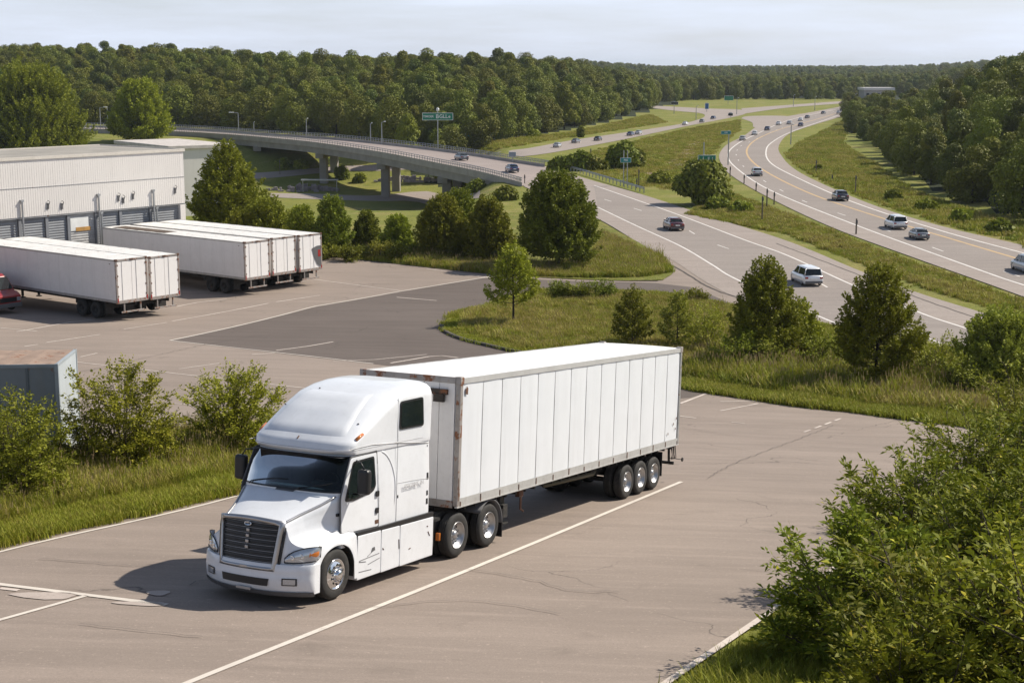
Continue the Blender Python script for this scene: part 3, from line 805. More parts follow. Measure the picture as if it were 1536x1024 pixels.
# grille
def gp(y, z, off=0.): return (xfront(y) + (z - .8) * .12 - .03 - off, CY + y, z)
GZ0, GZ1 = .75, 1.54
def ghw(z): return .58 + (z - GZ0) / (GZ1 - GZ0) * .08
mb = MB(); out_, inn = [], []
def outline(dy, dz):
    o = []
    z0, z1 = GZ0 - dz, GZ1 + dz
    for k in range(13): y = -1 + 2 * k / 12; o.append((y * (ghw(z0) + dy), z0))
    for k in range(1, 8): z = z0 + (z1 - z0) * k / 8; o.append((ghw(z) + dy, z))
    for k in range(13):
        y = 1 - 2 * k / 12; o.append((y * (ghw(z1) + dy), z1 + .05 * (1 - y * y)))
    for k in range(1, 8): z = z1 + (z0 - z1) * k / 8; o.append((-(ghw(z) + dy), z))
    return o
O, I = outline(.085, .07), outline(0, 0)
mb.grid([[gp(o[0], o[1], .0), gp(o[0]*.985, o[1], .06), gp(i[0]*1.02, i[1], .075), gp(i[0], i[1], .05), gp(i[0], i[1], -.02)] for o, i in zip(O + O[:1], I + I[:1])])
grille = mb.build('grille', M_steel, tractor, smooth=True)
for sg in (-1, 1):
    mb = MB(); mb.tube([gp(sg * (ghw(z) + .115), z, .012) for z in np.linspace(.72, 1.50, 8)], [.012] + [.024] * 6 + [.01], 6); mb.build('grille_side_trim', M_black, tractor, smooth=True)
mb = MB(); mb.grid([[gp(y * ghw(z), z, .012) for y in np.linspace(-1, 1, 13)] for z in np.linspace(GZ0 - .005, GZ1 + .02, 8)]); mb.build('grille_backing', M_black, grille)
mb = MB()
for k in range(8):
    z = GZ0 + .085 + k * .102
    for dz, off in ((0, .035),):
        mb.tube([gp(y, z, off) for y in np.linspace(-ghw(z), ghw(z), 13)], .0055, 6)
mb.build('grille_bars', M_steel, grille, smooth=True)
mb = MB()
for k in range(8):
    z = GZ0 + .052 + k * .102
    mb.grid([[gp(y, z + dz, o_) for y in np.linspace(-ghw(z), ghw(z), 11)] for dz, o_ in ((-.032, .02), (-.02, .033), (.015, .03), (.028, .018))])
mb.build('grille_louvres', M_black, grille)
mb = MB()
for k in range(4):
    z = 1.40 - k * .105 ; c = gp(0, z, .05); mb.box(c[0] - .01, c[0] + .02, c[1] - .036, c[1] + .036, z - .03, z + .03)
mb.build('badge', M_steel, grille, bevel=.008, split=True)
mb = MB(); rows = []
for r_, o_ in ((1, .04), (1, .055), (.85, .062), (.8, .055), (.001, .055)):
    rows.append([gp(.085 * r_ * math.cos(t), 1.525 + .042 * r_ * math.sin(t), o_ + .02) for t in np.linspace(0, 2*math.pi, 19)[:-1]])
mb.grid(rows, True); mb.build('oval_badge', M_chrome, grille, smooth=True)
mb = MB()  # small strip across the oval badge
mb.prism([gp(-.06, 1.517, .076), gp(.06, 1.517, .076), gp(.06, 1.533, .076), gp(-.06, 1.533, .076)], (-.003, 0, 0)); mb.build('badge_strip', M_black, grille)
# headlights
for sg in (-1, 1):
    def fq(a, z, off=.0):
        """wraps round the corner: a is |y| up to 1.25 then runs back"""
        if a <= 1.235: x, y, _ = gp(a, z, off); return (x + .005, CY + sg * a, z)
        return (xfront(1.235) + (a - 1.235) + (z - .8) * .12 - .03, CY + sg * (1.262 + off), z)
    pol = [(.80, .86, .93), (.86, .855, 1.0), (.95, .855, 1.06), (1.05, .86, 1.10), (1.14, .87, 1.125), (1.22, .88, 1.14), (1.28, .895, 1.15), (1.36, .915, 1.145), (1.42, .95, 1.13)]
    mb = MB(); mb.grid([[fq(a, z0 + (z1 - z0) * k / 5, .012 + .02 * math.sin(k / 5 * math.pi)) for k in range(6)] for a, z0, z1 in pol])
    hl = mb.build('headlight', M_lens, tractor, smooth=True)
    mb = MB(); mb.grid([[fq(a, z0 + (z1 - z0) * (k / 5), .006 + .02 * math.sin(k / 5 * math.pi)) for k in (0, 5)] for a, z0, z1 in pol])
    mb2 = MB(); ring = [fq(a, z0 - .008, .022) for a, z0, z1 in pol] + [fq(a, z1 + .008, .022) for a, z0, z1 in pol[::-1]]
    mb2.tube(ring + ring[:1], .010, 5); mb2.build('headlight_rim', M_black, hl, smooth=True)
    for a, z in ((.93, .95), (1.08, .98)):
        c = fq(a, z, .035); mb = MB(); mb.lathe([(.052, .0), (.045, -.012), (.02, .008), (.001, .01)], c, 16, 'x'); mb.build('bulb', M_chrome, hl, smooth=True)
    mb = MB(); mb.grid([[fq(a, z0 + (z1 - z0) * k / 4, .019 + .02 * math.sin(k / 4 * math.pi)) for k in range(5)] for a, z0, z1 in ((1.20, .94, 1.07), (1.28, .945, 1.09), (1.35, .96, 1.09))]); mb.build('turn_signal', M_amber, hl, smooth=True)
# bumper
def bq(q, z, off):
    s_ = 1 if q >= 0 else -1; a = abs(q)
    if a <= 1.25: return (xfront(a) - off, CY + q, z)
    return (xfront(1.25) - off * max(0, 1 - (a - 1.25) / .15) + (a - 1.25), CY + s_ * (1.25 + min(off, .03)), z)
qq = list(np.linspace(-1.42, 1.42, 61))
mb = MB(); prof = [(.24, -.03), (.26, .03), (.34, .075), (.48, .10), (.58, .11), (.62, .095), (.66, .10), (.78, .09), (.815, .07), (.83, .0)]
mb.grid([[bq(q, z, o_) for q in qq] for z, o_ in prof])
bp = mb.build('bumper', M_white, tractor, smooth=True); es = bp.modifiers.new('es', 'EDGE_SPLIT'); es.split_angle = R(45)
mb = MB(); mb.grid([[bq(q, z, o_) for q in np.linspace(-1.30, 1.30, 41)] for z, o_ in ((.20, .0), (.24, .055), (.30, .085))]); mb.build('air_dam', M_seam, bp, smooth=True)
mb = MB(); mb.grid([[bq(q * (.53 + (z - .42) * .2), z, .118) for q in np.linspace(-1, 1, 21)] for z in (.40, .44, .50, .54)]); mb.build('air_intake', M_black, bp)
mb = MB(); c = bq(0, .33, .11); mb.box(c[0] - .015, c[0] + .02, c[1] - .17, c[1] + .17, .285, .335); mb.build('licence_plate', M_steel, bp, bevel=.004)
mb = MB(); c = bq(0.02, .72, .105); mb.box(c[0] - .006, c[0] + .012, c[1] - .085, c[1] + .085, .70, .745); mb.build('front_emblem', M_steel, bp, bevel=.003)
for sg in (-1, 1):
    mb = MB(); mb.grid([[bq(sg * a, z, .122) for a in np.linspace(.80, 1.06, 6)] for z in (.43, .50, .57)]); fl = mb.build('fog_lamp', M_black, bp)
    mb = MB(); mb.grid([[bq(sg * a, z, .128) for a in np.linspace(.825, 1.035, 6)] for z in (.45, .50, .55)]); mb.build('lens', M_lens, fl)
# extra seams and fixings on the bonnet and roof
for sg in (-1, 1):
    mb = MB(); mb.tube([(lambda q: (q[0], CY + sg * (q[1] + .004), q[2] + .002))(hood_pt(s, .62 + .05 * s)) for s in np.linspace(.42, .99, 12)], .006, 4); mb.build('fender_seam', M_seaml, tractor)
    q = hood_pt(.9, .40); mb = MB(); mb.box(q[0] - .05, q[0] + .05, CY + sg * (q[1]) - .02, CY + sg * (q[1]) + .02, q[2] - .03, q[2] + .03); mb.build('hood_latch', M_black, tractor, bevel=.01)
mb = MB(); mb.tube([tuple(cabp(2.83, q, .003)) for q in np.linspace(-1.9, 1.9, 60)], .006, 4); mb.build('visor_seam', M_seaml, tractor)
mb = MB()
for q, z in ((-.25, 3.70), (.2, 3.82), (.5, 3.5), (-.55, 3.3), (.02, 3.92)): c = cabp(z, q, .01); mb.lathe([(.001, .012), (.016, .008), (.02, -.01)], tuple(c), 8, 'z')
mb.build('roof_bolt', M_seam, tractor, split=True)
# wipers
mb = MB()
for y0, y1 in ((-.15, -.95), (.75, -.0)):
    A = [cabp(2.10, (y0 if abs(y0) < .01 else y0) * .5, .03), None]
    q0 = y0 * .55; q1 = y1 * .55
    pts = [cabp(2.08 + .02 * k / 6 + .11 * (k / 6), q0 + (q1 - q0) * k / 6, .03) for k in range(7)]
    mb.tube(pts, .011, 5); mb.tube([pts[0], cabp(2.02, q0 + .03, .05)], .014, 5)
mb.build('wiper', M_black, tractor, split=True)
# frame, drive axles, fifth wheel
mb = MB()
for sg in (-1, 1): mb.box(-4.2, 2.35, CY + sg * .43 - .05, CY + sg * .43 + .05, .62, .92)
for x in (-.6, .17, 1.58, 2.3): mb.box(x - .08, x + .08, CY - .43, CY + .43, .66, .88)
for x in (.17, 1.58): mb.tube([(x, CY - 1.0, .5), (x, CY + 1.0, .5)], .09, 10); mb.lathe([(.01, -.16), (.2, -.12), (.22, 0), (.2, .12), (.01, .16)], (x, CY, .5), 14)
mb.build('chassis', M_dark, tractor)
mb = MB(); mb.lathe([(.01, .0), (.48, 0), (.5, .05), (.48, .09), (.01, .09)], (.75, CY, .97), 22, 'z'); mb.box(.4, 1.1, CY - .4, CY + .4, .88, .97); mb.build('fifth_wheel', M_dark, tractor)
for sg in (-1, 1):
    for x in (.17, 1.58): wheel(tractor, (x, CY + sg * 1.24, .5), .5, .27, -sg, True, .11, .05, M_steel)
    mb = MB(); rows = [[(1.58 + .60 * math.cos(t), CY + sg * yy, .5 + .60 * math.sin(t)) for yy in (1.26, .62)] for t in np.linspace(-.05, math.pi * .80, 16)]
    mb.grid(rows); fd = mb.build('rear_fender', M_seam, tractor, smooth=True)
    so = fd.modifiers.new('s', 'SOLIDIFY'); so.thickness = .03
    mb = MB(); mb.box(2.20, 2.225, CY + sg * .66, CY + sg * 1.24, .13, .78); mb.build('mud_flap', M_black, tractor)
    mb = MB(); mb.box(2.28, 2.5, CY + sg * 1.02, CY + sg * 1.22, .55, .86); mb.box(2.33, 2.44, CY + sg * 1.0, CY + sg * 1.1, .86, 1.1); mb.build('rear_lamp_box', M_dark, tractor, bevel=.01)
    mb = MB(); mb.box(2.5, 2.512, CY + sg * 1.06, CY + sg * 1.18, .6, .72); mb.build('tail_light', M_red, tractor)
    # air tanks and lines in the gap behind the cab
    mb = MB(); mb.lathe([(.01, -.02), (.13, .0), (.14, .08), (.14, .62), (.13, .7), (.01, .72)], (-.66, CY + sg * .95, .30), 16, 'z'); mb.build('air_tank', M_steel, tractor, smooth=True)
    mb = MB()
    for k in range(5): mb.tube([(-.88 + .05 * k, CY + sg * (1.10 - .04 * k), .35 + .05 * k), (-.80 + .06 * k, CY + sg * (1.16 - .03 * k), .62), (-.86 + .07 * k, CY + sg * 1.1, .95)], .014, 5)
    mb.build('hose', M_black, tractor, split=True)
    mb = MB(); mb.box(-.42, -.36, min(CY + sg*1.02, CY + sg*1.12), max(CY + sg*1.02, CY + sg*1.12), .45, .62); mb.build('valve_box', M_amber, tractor, bevel=.01)
mb = MB(); mb.box(-.90, -.38, CY - 1.1, CY + 1.1, .90, .96); mb.build('deck_plate', M_dark, tractor)
mb = MB()
for k, y in enumerate((-.2, 0, .2)):
    mb.tube([(-.93, CY + y, 1.6)] + [(-.9 + .25 * math.sin(t) , CY + y + .1 * math.sin(2*t), 1.6 - .35 * math.sin(t)) for t in np.linspace(.2, 2.6, 10)] + [(.0, CY + y, 1.7)], .018, 5)
mb.build('air_line', M_black, tractor, smooth=True, split=True)
def text_mesh(s, name, size, m, parent, loc, rot, ext=.002, align='CENTER', bold=False):
    cu = bpy.data.curves.new(name, 'FONT'); cu.body = s; cu.size = size; cu.extrude = ext; cu.align_x = align; cu.align_y = 'CENTER'
    if bold: cu.offset = size * .02
    t = bpy.data.objects.new(name, cu); COL.objects.link(t)
    dg = bpy.context.evaluated_depsgraph_get(); me = bpy.data.meshes.new_from_object(t.evaluated_get(dg))
    bpy.data.objects.remove(t); me.materials.clear(); me.materials.append(m)
    o = bpy.data.objects.new(name, me); COL.objects.link(o); o.parent = parent
    o.location = loc; o.rotation_euler = rot; return o
# side lettering (faint)
text_mesh('ESSCBINE  IN', 'lettering', .13, M_seaml, tractor, (-1.72, CY - 1.245, 1.88), (R(90), 0, 0))

# ------------------------------------------------------------------ main trailer
semi = empty('semi_trailer', label='long white box semi-trailer coupled behind the white tractor', cat='trailer'); semi.matrix_world = TM
TL, TW, TZ0, TZ1 = 12.9, 2.59, 1.14, 3.98
mb = MB(); mb.box(.03, TL - .03, .025, TW - .025, TZ0 + .04, TZ1 - .03); mb.build('box_body', M_trailer, semi)
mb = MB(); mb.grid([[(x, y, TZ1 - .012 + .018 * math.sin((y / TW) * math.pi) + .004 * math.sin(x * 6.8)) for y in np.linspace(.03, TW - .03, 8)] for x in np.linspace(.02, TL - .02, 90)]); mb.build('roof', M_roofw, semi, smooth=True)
npn = 14; xs = [.16 + (TL - .3) * k / npn for k in range(npn + 1)]
for sg, y in ((-1, 0.), (1, TW)):
    yo = y
    for k in range(npn):
        mb = MB(); a, b = xs[k] + .002, xs[k+1] - .002
        mb.grid([[(a + (b - a) * i / 6, yo + sg * (-.012 + (.008 if 0 < i < 6 else 0) + .003 * math.sin(k * 3.1 + i * 1.3 + j)), TZ0 + .19 + (TZ1 - .13 - TZ0 - .19) * j / 6) for j in range(7)] for i in range(7)])
        mb.build('side_panel', M_trailer, semi, smooth=True)
    mb = MB()
    for k in range(1, npn): mb.box(xs[k] - .006, xs[k] + .006, min(yo - .001 * sg, yo - .03 * sg), max(yo - .001 * sg, yo - .03 * sg), TZ0 + .19, TZ1 - .13)
    mb.build('seam_strips', paint('pale seam', (.62, .62, .61), .6, var=.2), semi)
    mb = MB()
    for k in range(1, npn):
        for j in range(22):
            z = TZ0 + .26 + j * .113; mb.box(xs[k] + .012, xs[k] + .022, yo - .004 if sg < 0 else yo, yo if sg < 0 else yo + .004, z, z + .010)
    mb.build('rivets', M_seaml, semi)
    mb = MB(); mb.box(0, TL, min(yo, yo + sg*.014) , max(yo, yo + sg*.014) + .0, TZ0 - .01, TZ0 + .19); mb.box(0, TL, min(yo + sg * .02, yo - .05 * sg), max(yo + sg * .02, yo - .05 * sg), TZ0 - .02, TZ0 + .012); mb.build('bottom_rail', paint('pale rail', (.50, .50, .49), .45, .3, var=.12, dirt=.3), semi, bevel=.004)
    mb = MB(); mb.box(0, TL, min(yo, yo + sg*.016), max(yo, yo + sg*.016), TZ1 - .13, TZ1 + .0); mb.build('top_rail', M_rail if False else paint('clean rail', (.56, .56, .56), .4, .3, var=.1, dirt=.2), semi, bevel=.004)
    mb = MB()
    for k in range(0, npn + 1):
        x = xs[k] + random.uniform(-.02, .02); mb.box(x - .018, x + .018, min(yo + sg*.014, yo + sg*.024), max(yo + sg*.014, yo + sg*.024), TZ0 + random.uniform(.0, .03), TZ0 + random.uniform(.1, .19))
    mb.build('rust_clips', M_rust, semi)
    for x in (.0, TL - .12):
        mb = MB(); mb.box(x, x + .12, min(yo + sg*.02, yo - sg*.10), max(yo + sg*.02, yo - sg*.10), TZ0 + .02, TZ1 - .01); mb.build('corner_post', M_railr if x == 0 else M_rail, semi, bevel=.012)
        mb = MB(); mb.box(x - .015, x + .15, min(yo + sg*.03, yo - sg*.14), max(yo + sg*.03, yo - sg*.14), TZ1 - .14, TZ1 + .025); mb.build('corner_casting', M_railr, semi, bevel=.015)
mb = MB(); mb.box(-.03, .02, .10, TW - .10, TZ1 - .12, TZ1 + .018); mb.box(-.035, .0, .10, TW - .10, TZ0 - .02, TZ0 + .14)
mb.build('front_rail', M_railr, semi, bevel=.006, split=True)
mb = MB()
for k in range(6): mb.box(-.012, .025, .12 + k * .394, .12 + (k + 1) * .394 - .012, TZ0 + .14, TZ1 - .12)
mb.build('front_wall', M_pside, semi, bevel=.004)
mb = MB(); mb.box(-.10, -.012, .28, .75, 3.60, 3.72); mb.box(-.13, -.05, .34, .6, 3.44, 3.62); mb.tube([(-.06, .75, 3.68), (-.06, 1.3, 3.6), (-.06, 1.3, 2.2)], .02, 5); mb.build('connector_box', paint('dark rusty steel', (.05, .038, .03), .7, .2, var=.5, rust=.2), semi, bevel=.01)
mb = MB(); mb.prism([(.24, -.02, 3.62), (.32, -.02, 3.60), (.33, -.02, 3.74), (.27, -.02, 3.79), (.23, -.02, 3.73)], (0, -.004, 0)); mb.prism([(.02, -.021, 1.3), (.05, -.021, 1.28), (.045, -.021, 1.75), (.02, -.021, 1.8)], (0, -.004, 0))
for x, z in ((TL - .5, 1.75), (TL - .35, 1.6), (TL - .9, 1.5), (TL - .3, 1.9)): mb.prism([(x, -.02, z), (x + .05, -.02, z), (x + .05, -.02, z + .05), (x + .01, -.02, z + .07)], (0, -.004, 0))
mb.build('rust_patch', M_rust, semi, split=True)
# rear doors
for s0, s1 in ((.1, TW/2 - .01), (TW/2 + .01, TW - .1)):
    mb = MB(); mb.box(TL - .03, TL + .015, s0, s1, TZ0 + .12, TZ1 - .12); d = mb.build('rear_door', M_trailer, semi, bevel=.006)
    mb = MB(); [mb.tube([(TL + .04, y, TZ0 + .05), (TL + .04, y, TZ1 - .1)], .016, 6) for y in (s0 + .3, s1 - .3)]; mb.build('lock_rod', M_galv, d, split=True)
# underframe
mb = MB()
for y in (.85, 1.74): mb.box(.4, TL - .1, y - .05, y + .05, .86, 1.12)
for k in range(26): mb.box(.5 + k * .48, .56 + k * .48, .08, TW - .08, 1.02, 1.12)
mb.box(8.7, 12.1, .75, 1.84, .66, .86)
mb.build('underframe', M_dark, semi)
for y in (.55, 2.04):
    mb = MB(); mb.box(3.0, 3.12, y - .06, y + .06, .5, 1.1); mb.box(3.02, 3.10, y - .04, y + .04, .28, .5); mb.box(2.9, 3.22, y - .13, y + .13, .24, .28); mb.tube([(3.06, y, .9), (3.5, .9, 1.08)], .03, 6); mb.build('landing_leg', M_dark, semi, bevel=.008)
mb = MB(); mb.tube([(3.25, .12, .95), (3.25, .12, .62), (3.3, .06, .56)], .03, 6); mb.box(3.15, 3.35, .1, .22, .92, 1.1); mb.build('crank_handle', M_rust, semi)
mb = MB(); mb.tube([(5.2, .5, .88), (7.9, .42, .84), (8.4, .6, .84)], .06, 8); mb.tube([(6.4, 1.9, .85), (8.2, 1.9, .85)], .14, 12); mb.build('air_reservoir', paint('olive steel', (.10, .09, .06), .5, .3, dirt=.3), semi, smooth=True, split=True)
for x in (9.42, 10.37, 11.32):
    for sg in (-1, 1): wheel(semi, (x, TW/2 + sg * 1.235, .47), .47, .25, -sg, True, .10, .045, M_steel)
    mb = MB(); mb.tube([(x, .3, .47), (x, TW - .3, .47)], .07, 10); mb.build('axle', M_dark, semi)
mb = MB(); mb.box(11.95, 11.97, .1, .62, .3, 1.0); mb.box(11.95, 11.97, TW - .62, TW - .1, .3, 1.0); mb.build('mud_flap', M_black, semi, split=True)
mb = MB()
mb.tube([(TL - .1, .25, 1.12), (TL - .05, .25, .55)], .04, 6); mb.tube([(TL - .1, TW - .25, 1.12), (TL - .05, TW - .25, .55)], .04, 6); mb.tube([(TL - .05, .1, .57), (TL - .05, TW - .1, .57)], .05, 6)
for k in range(5): mb.tube([(TL - .35 + k * .08, .08, 1.1), (TL - .3 + k * .07, .05 + .03 * (k % 2), .85 - .05 * (k % 3)), (TL - .25 + k * .09, .1, .7)], .012, 5)
mb.tube([(TL - .1, .2, .72), (TL + .22, -.05, .66)], .012, 5); mb.lathe([(.01, -.02), (.06, -.01), (.06, .02), (.01, .03)], (TL + .24, -.06, .66), 12)
mb.build('rear_guard', M_dark, semi)
mb = MB(); mb.box(TL + .0, TL + .02, .12, .3, 1.02, 1.1); mb.box(TL + .0, TL + .02, TW - .3, TW - .12, 1.02, 1.1); mb.build('tail_light', M_red, semi, split=True)
# ================================================================== PARKED TRAILERS
D1 = Vector((.623, .782, 0)).normalized(); D2 = Vector((-.782, .623, 0)).normalized()
def frame_matrix(loc, ang): return Matrix.Translation(loc) @ Matrix.Rotation(ang, 4, 'Z')
A2 = math.atan2(D2.y, D2.x)
PL, PW, PZ0, PZ1 = 16.0, 2.30, 1.15, 3.80
def make_parked():
    t = empty('box_trailer')
    mb = MB(); mb.box(.03, PL, -PW + .02, -.02, PZ0 + .04, PZ1 - .04); mb.build('box_body', M_pside, t)
    mb = MB(); mb.grid([[(x, -y, PZ1 - .02 + .03 * math.sin(y / PW * math.pi) + .006 * math.sin(x * 5)) for y in np.linspace(.02, PW - .02, 6)] for x in np.linspace(.03, PL, 60)]); mb.build('roof', M_proof, t, smooth=True)
    for y, s in ((0, 1), (-PW, -1)):
        mb = MB()
        for k in range(14):
            a = .1 + k * 1.135; mb.box(a + .004, a + 1.131, min(y, y - .02 * s), max(y, y - .02 * s), PZ0 + .16, PZ1 - .10)
        mb.build('side_wall', M_pside, t, bevel=.003)
        mb = MB(); mb.box(0, PL, min(y, y + .02*s), max(y, y + .02*s), PZ0, PZ0 + .16); mb.build('bottom_rail', M_rail, t)
        mb = MB(); mb.box(0, PL, min(y, y + .02*s), max(y, y + .02*s), PZ1 - .10, PZ1); mb.build('top_rail', M_rail, t)
        mb = MB(); mb.box(-.03, .07, min(y + .025*s, y - .09*s), max(y + .025*s, y - .09*s), PZ0 - .05, PZ1); mb.build('rear_post', M_railr, t, bevel=.01)
        mb = MB(); mb.box(-.05, .12, min(y + .04*s, y - .12*s), max(y + .04*s, y - .12*s), PZ1 - .10, PZ1 + .03); mb.build('corner_casting', M_rust, t, bevel=.012)
        mb = MB(); mb.box(-.045, -.02, min(y - .02*s, y - .10*s), max(y - .02*s, y - .10*s), PZ0 + .05, PZ0 + .30); mb.build('tail_light', M_red, t)
    mb = MB(); mb.box(-.035, .03, -PW + .08, -.08, PZ1 - .11, PZ1 + .01); mb.box(-.04, .03, -PW + .08, -.08, PZ0 - .05, PZ0 + .12); mb.build('rear_frame', M_railr, t, bevel=.008, split=True)
    mb = MB(); mb.box(-.06, -.02, -PW/2 - .12, -PW/2 + .12, PZ1 - .09, PZ1 + .02); mb.build('roof_bracket', M_rust, t)
    for y0, y1 in ((-PW + .10, -PW/2 - .01), (-PW/2 + .01, -.10)):
        mb = MB(); mb.box(-.015, .03, y0, y1, PZ0 + .13, PZ1 - .13); d = mb.build('rear_door', paint('door white', (.80, .78, .765), .5, var=.03, vs=3, dirt=.08), t, bevel=.01)
        mb = MB(); [mb.tube([(-.025, y, PZ0 + .1), (-.025, y, PZ1 - .12)], .010, 5) for y in ((y0 + y1) / 2 + .2,)]; mb.build('lock_rod', M_galv, d, split=True)
        mb = MB(); ye = y0 if y0 < -PW/2 - .2 else y1
        for z in (1.5, 2.1, 2.75, 3.4): mb.box(-.035, -.014, ye - .04, ye + .04, z, z + .10)
        mb.build('hinge', M_rust, d, split=True)
    mb = MB()
    for y in (-.75, -PW + .75): mb.box(.2, PL - .4, y - .05, y + .05, .85, 1.13)
    for k in range(16): mb.box(.3 + k, .38 + k, -PW + .06, -.06, 1.02, 1.14)
    mb.box(1.6, 5.2, -PW + .7, -.7, .6, .85); mb.build('underframe', M_dark, t)
    mb = MB(); mb.box(-.02, .06, -PW + .3, -.3, .50, .60); mb.box(.0, .08, -PW + .5, -PW + .58, .5, 1.1); mb.box(.0, .08, -.58, -.5, .5, 1.1); mb.build('rear_guard', M_railr, t, bevel=.01)
    for x in (2.3, 3.75):
        for y, s in ((-.03, -1), (-PW + .03, 1)): wheel(t, (x, y, .50), .50, .25, s, True, .10, .04, M_dark)
    for y in (-.5, -PW + .5):
        mb = MB(); mb.box(12.6, 12.74, y - .06, y + .06, .2, 1.12); mb.box(12.5, 12.84, y - .12, y + .12, .1, .16); mb.build('landing_leg', M_dark, t)
    mb = MB(); mb.box(1.3, 1.33, -.66, -.08, .35, 1.05); mb.box(1.3, 1.33, -PW + .08, -PW + .66, .35, 1.05); mb.build('mud_flap', M_dark, t, split=True)
    mb = MB()
    mb.box(.5, .62, .021, .026, 3.5, 3.54)
    mb.build('rust_mark', M_rust, t, split=False)
    return t
pk = make_parked()
pk_specs = [((176, 455), 0, 'white box trailer nearest the camera in the dock row, beside the red van'),
            ((225, 449), .05, 'white box trailer half hidden behind the nearest parked one'),
            ((368, 420), .0, 'white box trailer showing its whole long side and two axles, patched brown roof edge'),
            ((407, 413), .1, 'white box trailer between the long-sided one and the one with torn door'),
            ((439, 409), .65, 'white box trailer farthest right, with dark torn patch and red light on its doors')]
trs = []
for i, (p, sh, lab) in enumerate(pk_specs):
    t = pk if i == 0 else copy_tree(pk)
    w = atz(p[0], p[1], PZ0 + .1)
    for _ in range(6): w = atz(p[0], p[1], PZ0 + float(H(w.x, w.y)) + .055)
    w = w + D1 * sh
    t.matrix_world = frame_matrix(Vector((w.x, w.y, float(H(w.x, w.y)) + .055)), A2)
    tag(t, lab, 'trailer', 'box trailers parked at the loading dock'); trs.append(t)
mb = MB(); mb.prism([(-.047, -PW + .12, 1.3), (-.047, -PW + .5, 1.55), (-.047, -PW + .8, 2.1), (-.047, -PW + 1.0, 2.75), (-.047, -PW + .5, 2.9), (-.047, -PW + .12, 2.9)], (-.006, 0, 0)); mb.build('torn_patch', M_seam, trs[4])
mb = MB(); mb.box(-.06, -.05, -PW + .16, -PW + .42, 2.1, 2.6); mb.build('red_panel', M_red, trs[4])
mb = MB(); mb.grid([[(x, -y * (1 if x < 12 else 1), PZ1 + .022 + .0 * x) for y in (.3, .9, 1.5)] for x in np.linspace(9.0, 15.2, 8)]); mb.build('roof_patch', paint('brown tar', (.10, .07, .05), .9, var=.5, dirt=.4), trs[2])

# ================================================================== WAREHOUSE
W0 = Vector((-32.4, 115.8, 0)); g0 = .05
def t_of(px):
    k = (px - 768) / F / 1.0066; return (k * W0.y - W0.x) / (D1.x - k * D1.y)
TC = t_of(274.5); TE = -36.0
wh = empty('warehouse', label='long white corrugated warehouse with grey roller shutters behind the parked trailers', cat='warehouse')
wh.matrix_world = frame_matrix(Vector((W0.x, W0.y, 0)), math.atan2(D1.y, D1.x))   # local x along the wall, +y away from the camera
ZE, ZC = 9.35, 5.0
mb = MB(); rib = []
x = TE; n_ = int((TC - TE) / .20)
for z in (ZC, 7.12):
    pass
for (z0, z1) in ((ZC, 7.14), (7.17, ZE - .12)):
    cols = []
    for k in range(n_):
        a = TE + k * .20
        cols += [(a, 0), (a + .12, 0), (a + .13, .010), (a + .19, .010)]
    cols.append((TC, 0))
    mb.grid([[(cx, cy + (.0 if z0 < 7.15 else .01), zz) for cx, cy in cols] for zz in (z0, z1)])
clad = mb.build('cladding', M_cladding, wh)
mb = MB(); mb.box(TE, TC - .02, .08, 10.9, ZC, ZE - .15); mb.build('wall', M_cladding, wh)
mb = MB(); mb.box(TE, TC, .045, .30, ZC - .12, ZC); mb.box(TE, TC + .02, -.03, .08, 7.14, 7.17); mb.build('cladding_trim', M_rail, wh)
mb = MB(); mb.box(TE, TC - .5, .36, 10.9, -1.0, ZC); mb.build('dock_wall', paint('dock grey', (.20, .21, .22), .8, var=.2), wh)
mb = MB(); mb.box(TE - .1, TC + .1, -.06, 11.0, ZE - .14, ZE - .02); mb.build('roof', M_froof, wh)
mb = MB(); mb.box(TE - .1, TC + .12, -.08, .10, ZE - .16, ZE + .06); mb.box(TC - .0, TC + .12, .10, 11.0, ZE - .16, ZE + .06); mb.box(TE - .1, TC + .12, 10.9, 11.05, ZE - .1, ZE + .06); mb.build('parapet_trim', paint('trim cream', (.60, .56, .50), .6, var=.1, dirt=.3), wh)
mb = MB(); mb.box(TC - .52, TC, -.02, .3, -.5, ZC - .12); mb.box(TC - .02, TC + .01, .3, 10.9, -.5, ZE - .16); mb.build('corner_column', M_cladding, wh, bevel=.01)
edges = [-9, 25, 66, 99, 141, 178, 224, 269]
te = [t_of(e) for e in edges]; te = [TE, TE + 5, TE + 10, TE + 15, te[0] - 5.2] + te
te = sorted(te)
